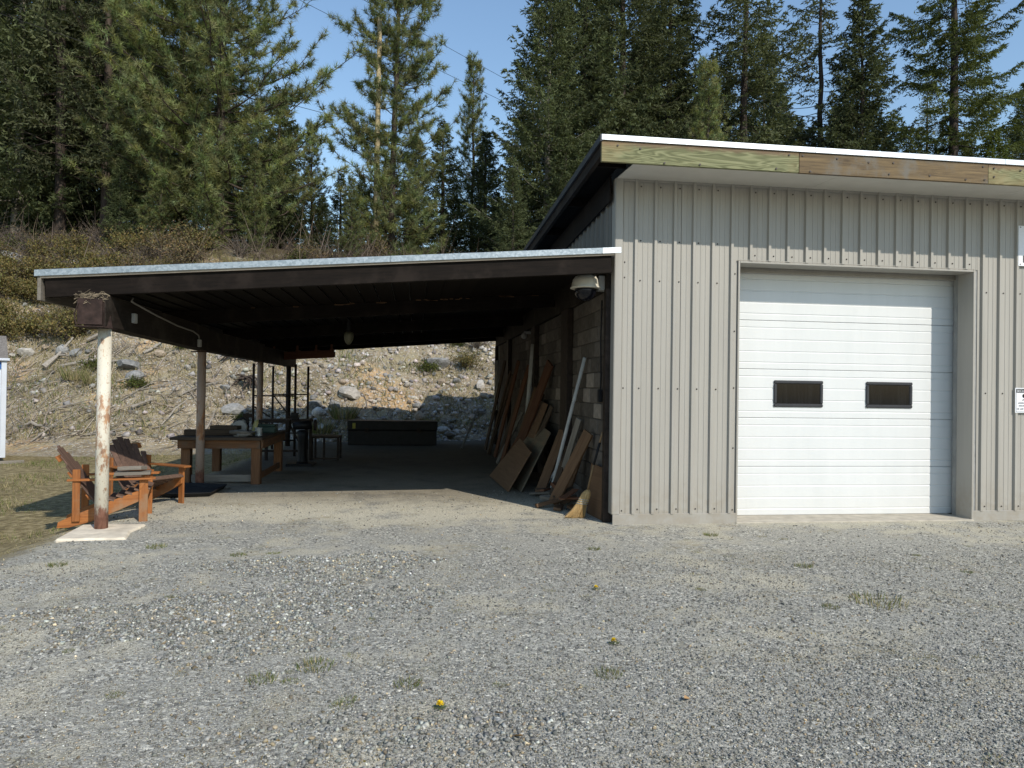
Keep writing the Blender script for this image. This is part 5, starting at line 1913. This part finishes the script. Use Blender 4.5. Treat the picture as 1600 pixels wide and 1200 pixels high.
LB = fir('larch', 12.0, 2.0, 32, .08, .85, droop=.35, irr=.4, ntw=.6, gap=.33, nl=.10, nw=.04, col=(.10, .10, .05), dead=.25)
LC = fir('larch', 7.8, 2.4, 33, .03, 1.0, droop=.2, gap=.30, nl=.14, nw=.055, col=(.120, .150, .036))

RX = {20: -.517, 282: -.312, 338: -.2664}


def xat(px, Y):     # metres to the right of the camera axis line for a bearing, at distance Y
    u = (px - 800) / F_PX
    return Y * (math.sin(YAW) + u * math.cos(YAW)) / (math.cos(YAW) - u * math.sin(YAW))


tree('pine_tree', PB, 'big long-needled pine left of the crooked twin, above the front of the carport roof', -10.3, 33.2, 1.0, 1.0)
tree('pine_tree', PA, 'largest long-needled pine with limbs reaching far right over the carport roof', -8.5, 32.0, 1.0, 2.6)
tree('pine_tree', PC_, 'tall slender pine beside the pale utility pole', -1.23, 33.5, 1.0, .4)
tree('pine_tree', PS_, 'small long-needled pine standing in front of the dark firs above the metal roof', xat(1105, 33), 33, .98, .2)
tree('lodgepole_pine', PS_, 'narrow sparse pine standing alone against the sky right of the utility pole', xat(735, 42), 42, .95, 1.2, sz=1.12)
tree('fir_tree', FD, 'small dark fir just right of the lone narrow pine', xat(757, 38.5), 38.5, .92, .3)
tree('fir_tree', FD, 'small fir just left of the lone narrow pine', xat(690, 40), 40, 1.0, 1.3)
tree('fir_tree', FA, 'drooping fir with pale trunk beside the metal roof corner', xat(850, 34.5), 34.5, 1.08, .5, bark='bark_pale')
tree('fir_tree', FB, 'tall dark fir rising behind the metal roof corner', xat(908, 37.5), 37.5, 1.5, 2.0)
tree('fir_tree', FC, 'tall dark fir behind the left end of the fascia', xat(965, 38.5), 38.5, 1.35, .9)
tree('fir_tree', FB, 'dark fir between the tall fir and the small front pine', xat(1040, 41), 41, 1.55, 2.2)
tree('fir_tree', FC, 'tall ragged fir right of the small front pine', xat(1158, 39), 39, 1.35, 3.4)
tree('larch_tree', FE, 'thin half-bare tree left of the dense spruce', xat(1278, 38), 38, 1.35, .7)
tree('spruce_tree', FB, 'dense dark spruce with a full pointed crown above the brown fascia board', xat(1345, 36), 36, 1.16, .2)
tree('larch_tree', LB, 'small half-bare larch between the spruce and the big larch', xat(1447, 40), 40, 1.0, 1.2)
tree('larch_tree', LA, 'big open larch with thick dark trunk and drooping limbs at right', xat(1486, 35), 35, 1.0, .0)
tree('larch_tree', LC, 'bright green young larch at the right edge', xat(1545, 33), 33, 1.0, 1.0)
tree('fir_tree', FA, 'dark fir behind the bright young larch at the right edge', xat(1600, 38), 38, .86, 2.0)
tree('fir_tree', FA, 'dark fir at the far left edge of the forest', xat(22, 36), 36, 1.5, 1.7)
tree('fir_tree', FE, 'fir with bare pale lower trunk at left of the forest edge', xat(88, 34.5),  34.5, 1.4, .3, bark='bark_pale')
tree('fir_tree', FC, 'tall ragged fir second from the left edge of the forest', xat(55, 39), 39, 1.3, .5)
tree('fir_tree', FE, 'fir with bare pale trunk just left of the big pines', xat(160, 34.2), 34.2, 1.4, 2.4, bark='bark_pale')
tree('fir_tree', FB, 'dark fir filling the gap left of the big pines', xat(130, 38), 38, 1.5, 1.1)
tree('pine_tree', PS_, 'small pine at the right foot of the largest pine', xat(484, 37), 37, .66, .6)
tree('fir_tree', FD, 'small bushy fir low between the largest pine and the utility pole', xat(530, 36), 36, .55, .9)
tree('fir_tree', FD, 'small dark fir behind the largest pine at its right', xat(435, 39), 39, 1.15, .9)
tree('pine_tree', PS_, 'bushy young pine low under the largest pine at the roof line', xat(395, 31.2), 31.2, .42, .6)
tree('pine_tree', PS_, 'bushy young pine low in front of the left big pine', xat(245, 31.2), 31.2, .52, 2.6)
tree('pine_tree', PS_, 'bushy young pine low between the two big pine trunks', xat(318, 30.9), 30.9, .46, 4.0)
tree('fir_tree', FD, 'bushy young fir low left of the big pines', xat(185, 31.6), 31.6, .48, 1.0)
tree('pine_tree', PS_, 'bushy young pine low near the utility pole foot', xat(545, 31.5), 31.5, .36, 1.6)
tree('fir_tree', FD, 'bright low fir below the metal roof rake', xat(800, 31.5), 31.5, .62, 1.0)
tree('fir_tree', FD, 'small fir below the drooping fir with pale trunk', xat(880, 33), 33, .9, 2.0)
# the forest behind
r = RS(404)
tops = [(-30, -60), (8, -40), (70, 60), (115, -30), (180, -60), (215, 20), (250, 60), (300, 90), (350, 120), (400, 160), (440, 190), (500, 300), (560, 270), (600, 240), (650, 210), (705, 260), (745, 280), (775, 290),
        (810, 150), (835, 110), (880, 60), (930, 20), (985, 40), (1015, -20), (1060, 80), (1090, 100), (1130, 30), (1190, 10), (1215, 90), (1245, 150), (1262, 160), (1305, 120), (1335, 60), (1385, 170), (1412, 190), (1440, 220), (1475, 230), (1510, 160), (1560, 170), (1585, 120), (1640, 40)]
for k, (px, ty) in enumerate(tops):
    Y = r.uniform(43, 56)
    x = xat(px, Y)
    ztop = 1.57 + (603 + .0141 * (px - 800) - ty) / 1121.5 * Y
    zb = hz(x, Y)
    H = max(4, ztop - zb)
    me, h0 = ((FA, 14), (FB, 14), (FC, 18), (FE, 16))[r.choice(4, p=[.35, .3, .2, .15])]
    s = H / h0
    where = 'behind the far left firs' if px < 190 else 'behind the two big long-needled pines' if px < 470 else 'low behind the utility pole and slender pine' if px < 790 else 'behind the trees left of the metal roof corner' if px < 930 else 'behind the tall firs above the greenish fascia board' if px < 1240 else 'behind the dense spruce above the brown fascia board' if px < 1420 else 'behind the big open larch at right'
    tree('forest_fir', me, 'dark conifer in the row ' + where, x, Y, min(s, 1.25), r.uniform(0, 6), 'conifers ' + where, sz=s)
r2_ = RS(505)
for k in range(26):
    px = -40 + k * 66 + r2_.uniform(-20, 20)
    Y = r2_.uniform(60, 78)
    x = xat(px, Y)
    ty = 290 if px < 800 else 220
    H = max(5, 1.57 + (603 + .0141 * (px - 800) - ty - r2_.uniform(-30, 60)) / 1121.5 * Y - hz(x, Y))
    tree('forest_fir', (FA, FB)[k % 2], 'distant conifer filling the back of the forest', x, Y, min(1.3, H / 11), r2_.uniform(0, 6), 'distant conifers at the back of the forest', sz=H / 14)


# shrubs on the bank
def shrub(name, seed, R, H, col, n=900, ll=.07, lw=.05, stems=26, stemcol=True):
    r = RS(seed)
    L = Leaf()
    paths = []
    for k in range(stems):
        a = r.uniform(0, 6.28)
        q = r.uniform(.2, 1)
        e = np.array([math.cos(a) * R * q, math.sin(a) * R * q, H * r.uniform(.55, 1) * (1.15 - .5 * q)])
        t = np.linspace(0, 1, 5)
        P = np.stack([e[0] * t ** 1.2, e[1] * t ** 1.2, e[2] * t ** .8], -1) + np.cumsum(r.normal(size=(5, 3)) * .03, axis=0)
        paths.append((P, .012 * (1 - .7 * t)))
        m = n // stems
        ts = r.uniform(.3, 1, m) ** .7
        B = np.stack([np.interp(ts, t, P[:, i]) for i in range(3)], -1) + r.normal(size=(m, 3)) * R * .13
        B[:, 2] = np.maximum(B[:, 2], .02)
        d = unit(r.normal(size=(m, 3)) + np.array([0, 0, .5])) * ll * r.uniform(.6, 1.2, (m, 1))
        c = np.array(col)[None] * r.uniform(.6, 1.4, (m, 1)) * np.stack([r.uniform(.85, 1.25, m), np.ones(m), r.uniform(.7, 1.1, m)], -1)
        L.add(B, d, np.full(m, lw), c)
    V, Q = np_tubes(paths, 3)
    return np_mesh(name + '_stems', V, Q), L.mesh(name + '_leaves', seed)


S1 = shrub('shrub', 1, .85, .75, (.165, .145, .062), 1500)
S2 = shrub('shrub', 2, .8, .85, (.16, .13, .075), 900, stems=60)
S3 = shrub('shrub', 3, .55, .45, (.075, .092, .026), 900)
S4 = shrub('shrub', 4, .9, .8, (.12, .095, .065), 260, .05, .03, 80)


def put_shrub(me, x, y, s, rz, label, group=None, name='shrub'):
    t = thing(name, label, 'shrub', (x, y, hz(x, y) - .05), rz, group)
    t.scale = (s, s, s)
    mobj('stems', me[0], M['twig_bark'], t, keep=False)
    mobj('leaves', me[1], M['leaf'], t, keep=False)


M['twig_bark'] = m_wood('shrub_stems', (.07, .055, .045), (.19, .155, .125), 'z')
r = RS(606)
gl = 'yellow-green low shrub in the thicket on the left bank'
gl2 = 'tawny half-bare shrub in the thicket on the left bank'
gl3 = 'bare twiggy shrub in the thicket on the left bank'
k = 0
while k < 44:
    x, y = r.uniform(-18.5, -8.4), r.uniform(25.2, 31)
    if x > -10.2 and y < 26.3: continue
    q = r.randint(4)
    put_shrub((S1, S1, S2, S4)[q], x, y, r.uniform(.8, 1.4), r.uniform(0, 6), (gl, gl, gl2, gl3)[q], ('yellow-green', 'yellow-green', 'tawny', 'bare')[q] + ' thicket shrubs on the left bank')
    k += 1
for x, y, s, me, lb in ((.32, 24.75, .9, S3, 'green bush growing beside the large grey boulder on the bank'),
                        (1.5, 26.3, .8, S3, 'green bush high on the bank under the roof edge'),
                        (1.75, 25.1, .85, S1, 'olive bush on the bank near the wall end'),
                        (-2.3, 25.8, .6, S3, 'small green bush on the bank right of the scaffold'),
                        (-7.35, 24.4, .8, S3, 'green patch of low bush left of the second post'),
                        (-8.3, 22.7, .8, S3, 'low green bush right of the front post on the bank'),
                        (-9.8, 23.6, .9, S3, 'low green bush behind the long dead branch'),
                        (2.2, 25.9, .9, S4, 'bare twiggy bush at the top of the bank by the wall'),
                        (-1.2, 26.2, .7, S4, 'bare twiggy bush high on the bank behind the carport'),
                        (-5.1, 22.0, .45, S3, 'tiny green bush low beside the blue-grey boulder')):
    put_shrub(me, x, y, s, x * 3, lb)
for k in range(26):
    x, y = r.uniform(-14.8, -10.4), r.uniform(25.5, 28.8)
    put_shrub((S1, S1, S2)[k % 3], x, y, r.uniform(.9, 1.35), r.uniform(0, 6), (gl, gl, gl2)[k % 3], ('yellow-green', 'yellow-green', 'tawny')[k % 3] + ' thicket shrubs on the left bank')
# brush along the crest
for k in range(34):
    x, y = r.uniform(-19, 7), r.uniform(29.2, 33)
    put_shrub((S4, S4, S2, S3)[r.randint(4)], x, y, r.uniform(.8, 1.5), r.uniform(0, 6), 'dry twiggy undergrowth bush under the trees on the crest', 'undergrowth along the crest')


# clumps of tall dry grass
def clump(name, seed, n, R, H, green, wd=.012):
    r = RS(seed)
    a = r.uniform(0, 6.283, n)
    q = np.sqrt(r.uniform(size=n)) * R
    b = np.stack([q * np.cos(a), q * np.sin(a), np.zeros(n) - .01], -1)
    d = np.stack([np.cos(a) * r.uniform(0, .8, n), np.sin(a) * r.uniform(0, .8, n), np.ones(n)], -1) * (H * r.uniform(.4, 1, n))[:, None]
    L = Leaf()
    L.add(b, d, np.full(n, wd), grass_cols(r, n, green))
    return L.mesh(name, seed)


C1 = clump('grass_clump', 1, 260, .30, .55, .35, .02)
for x, y, s, lb in ((-2.15, 22.1, 1.1, 'tall dry grass clump under the big pale boulder'), (-2.7, 21.4, .9, 'dry grass clump on the bank left of the black box'),
                    (-10.2, 23.2, 1.0, 'dry grass clump below the long dead branch on the left bank'), (-9.6, 23.0, .8, 'dry grass clump left of the front post'), (.45, 22.4, .6, 'grass tuft beside the tan wedge-shaped boulder')):
    o = mobj('grass_clump', C1, M['grass'])
    o.location = (x, y, hz(x, y))
    o.scale = (s, s, s)
    tag(o, lb, 'grass clump')

# weeds in the gravel
W1 = clump('weed', 5, 130, .10, .055, .65, .007)
W2 = clump('weed', 6, 90, .085, .03, .35, .006)
W3 = clump('weed', 7, 170, .2, .07, .40, .008)
weeds = [(3.46, 4.99, 1.0, W3, 'large dry grass tuft in the gravel in front of the white door'), (-.79, 3.98, .8, W1, 'green weed tuft in the left foreground gravel'),
         (-.53, 4.13, 1.0, W1, 'straw-coloured weed tuft beside the left foreground tuft'), (-.02, 3.83, .75, W1, 'flat weed tuft in the middle foreground'),
         (1.07, 3.85, .75, W1, 'weed tuft just below the yellow flower in the middle'), (3.03, 4.9, .6, W1, 'bright green weed patch left of the large dry tuft'),
         (-.35, 4.27, .6, W2, 'small pale weed right of the left foreground tufts'), (1.76, 6.92, .7, W1, 'green weed in front of the metal wall corner'),
         (3.22, 7.51, .8, W1, 'green weed close to the metal wall left of the door'), (3.76, 7.41, .6, W2, 'small weed at the door threshold edge'),
         (3.94, 7.26, .6, W2, 'small weed in front of the door threshold'), (3.5, 6.1, .8, W1, 'weed in the gravel straight in front of the door'),
         (-2.45, 7.3, .9, W1, 'weed right of the concrete pad'), (-3.03, 6.64, .8, W1, 'weed in the gravel below the concrete pad'),
         (1.05, 5.5, .6, W2, 'pale weed in the gravel left of the small dandelion'), (1.3, 5.3, .6, W2, 'pale weed below the small dandelion'),
         (3.05, 3.9, .6, W2, 'reddish weed in the right foreground'), (3.36, 3.87, .6, W2, 'dry weed near the right edge'), (2.5, 2.78, .8, W2, 'brown weed in the bottom right corner'),
         (-.6, 5.35, .5, W2, 'small weed above the pale crushed stone patch'), (2.4, 5.9, .55, W2, 'tiny weed midway to the white door'), (.9, 7.0, .6, W2, 'low weed in the gravel before the broom'),
         (-1.6, 6.9, .7, W1, 'weed in the gravel before the second chair'), (2.75, 6.75, .6, W2, 'small weed before the metal wall')]
for x, y, s, me, lb in weeds:
    o = mobj('weed', me, M['grass'])
    o.location = (x, y, gz(x, y) + .003)
    o.scale = (s, s, s)
    o.rotation_euler = (0, 0, x * 7)
    tag(o, lb, 'weed')


r = RS(909)
kk_ = 0
while kk_ < 46:
    y = 3.0 + 5.2 * r.uniform()
    x = y * r.uniform(-.55, .9)
    if (x > 2.1 and y > 7.9) or lump(x, y, 1.3, 111) + r.normal() * .2 < .05: continue
    o = mobj('weed', (W1, W2, W2)[r.randint(3)], M['grass'])
    q = r.uniform(.22, .55)
    o.location = (x, y, gz(x, y) + .002)
    o.scale = (q * r.uniform(.8, 1.6), q, q * .8)
    o.rotation_euler = (0, 0, r.uniform(0, 6))
    tag(o, 'tiny weed sprig scattered in the open gravel yard', 'weed', 'tiny weed sprigs in the gravel')
    kk_ += 1
# plant litter: flat brown shreds gathered in patches
n = 9000
y = 2.6 + 5.8 * r.uniform(size=n)
x = y * r.uniform(-.6, .95, n)
ok = (lump(x, y, 1.5, 121) + .8 * lump(x, y, 5, 123) + r.normal(size=n) * .15 > .42) & ~((x > 2.1) & (y > 8.0))
x, y = x[ok], y[ok]
n = len(x)
cl = np.array([.21, .155, .085])[None] * r.uniform(.5, 1.4, (n, 1)) * np.stack([np.ones(n), r.uniform(.85, 1.15, n), r.uniform(.6, 1.1, n)], -1)
blades('plant_litter', x, y, lambda a, b: ground_z(a, b) + .012, r.uniform(.004, .016, n), r.uniform(.004, .012, n), cl, 12, M['grass'], 1.4)


def dandelion(x, y, s, label):
    t = thing('dandelion', label, 'flower', (x, y, gz(x, y)))
    m = MB()
    rr = RS(int(abs(x) * 100))
    for k in range(46):
        a = rr.uniform(0, 6.28)
        el = rr.uniform(.05, 1.3)
        d_ = Vector((math.cos(a) * math.cos(el), math.sin(a) * math.cos(el), math.sin(el))) * .024 * s
        c_ = Vector((x, y, gz(x, y) + .026 * s))
        sd = Vector((-math.sin(a), math.cos(a), 0)) * .004 * s
        m.add([c_ + d_ * .15 - sd * .5, c_ + d_ * .15 + sd * .5, c_ + d_ + sd, c_ + d_ - sd], [(0, 1, 2, 3)])
    m.build('petals', M['dandelion'], t, fix=False)
    MB().tube([(x, y, gz(x, y)), (x, y, gz(x, y) + .022 * s)], .003 * s, 5).build('stem', M['green_tool'], t)
    lf = MB()
    for k in range(7):
        a = k * .9
        d_ = Vector((math.cos(a), math.sin(a), .18)) * .05 * s
        c_ = Vector((x, y, gz(x, y) + .006))
        sd = Vector((-math.sin(a), math.cos(a), 0)) * .009 * s
        lf.add([c_, c_ + d_ * .6 + sd, c_ + d_, c_ + d_ * .6 - sd], [(0, 1, 2, 3)])
    lf.build('leaves', M['weed_leaf'], t, fix=False)


M['weed_leaf'] = m_plain('weed_leaf', (.075, .10, .03), .7, bump=0)
dandelion(.14, 3.53, .85, 'yellow dandelion nearest the camera in the foreground gravel')
dandelion(1.23, 4.30, .85, 'yellow dandelion in the middle of the gravel')
dandelion(1.42, 5.49, .8, 'smallest yellow dandelion, nearer the metal wall')
# dry leaves
for x, y, lb in ((.48, 3.19, 'curled tan leaf at the bottom middle of the gravel'), (1.38, 3.49, 'curled tan leaf right of the lower weed tuft'), (.42, 3.42, 'dry tan leaf beside the nearest dandelion')):
    m = MB()
    m.add([(-.028, 0, .004), (0, -.016, .010), (.03, 0, .004), (0, .018, .014), (-.01, 0, .002)], [(0, 1, 4), (1, 2, 4), (2, 3, 4), (3, 0, 4)])
    o = m.build('dry_leaf', M['oak_leaf'], None, fix=False)
    o.location = (x, y, gz(x, y) + .012)
    o.rotation_euler = (.2, .3, x * 5)
    tag(o, lb, 'leaf')

# ------------------------------------------------------------------ utility pole and wires
px_, py_ = xat(583, 33.2), 33.2
up_ = thing('utility_pole', 'pale wooden utility pole standing left of the slender pine', 'utility pole', (px_, py_, hz(px_, py_)))
zt = 1.57 + (603 - 32) / 1121.5 * 33.2
MB().tube([(px_, py_, hz(px_, py_) - .3), (px_ + .02, py_, 13), (px_ + .05, py_, zt)], [.14, .125, .10], 12).build('shaft', M['pole'], up_, smooth=True)
MB().lathe([(.05, 0), (.07, .03), (.06, .10), (.02, .14)], (px_ + .05, py_, zt), 10).build('insulator', M['plastic_grey'], up_)
MB().box(px_ - .12, px_ + .22, py_ - .17, py_ - .12, 13.0, 13.12).build('bracket', M['dark_steel'], up_)


def wire(a, b, sag, label):
    a, b = Vector(a), Vector(b)
    P = [a.lerp(b, i / 14) - Vector((0, 0, 4 * sag * (i / 14) * (1 - i / 14))) for i in range(15)]
    tag(MB().tube(P, .012, 5).build('utility_wire', M['black_cord'], None, smooth=True), label, 'wire', 'utility wires')


def at(px, py, Y):
    return (xat(px, Y), Y, 1.57 + (600 + .0141 * (px - 800) + 8 - py) / 1121.5 * Y)


wire(at(-60, 52, 30), at(583, 203, 33.1), .25, 'lowest black wire running from the left edge to the utility pole')
wire(at(583, 203, 33.1), at(900, 330, 44), .3, 'lowest black wire running from the utility pole down to the right')
wire(at(500, -20, 36), at(900, 175, 48), .1, 'upper thin wire crossing the sky right of the utility pole')
wire(at(440, 8, 36), at(900, 205, 48), .1, 'lower thin wire crossing the sky right of the utility pole')
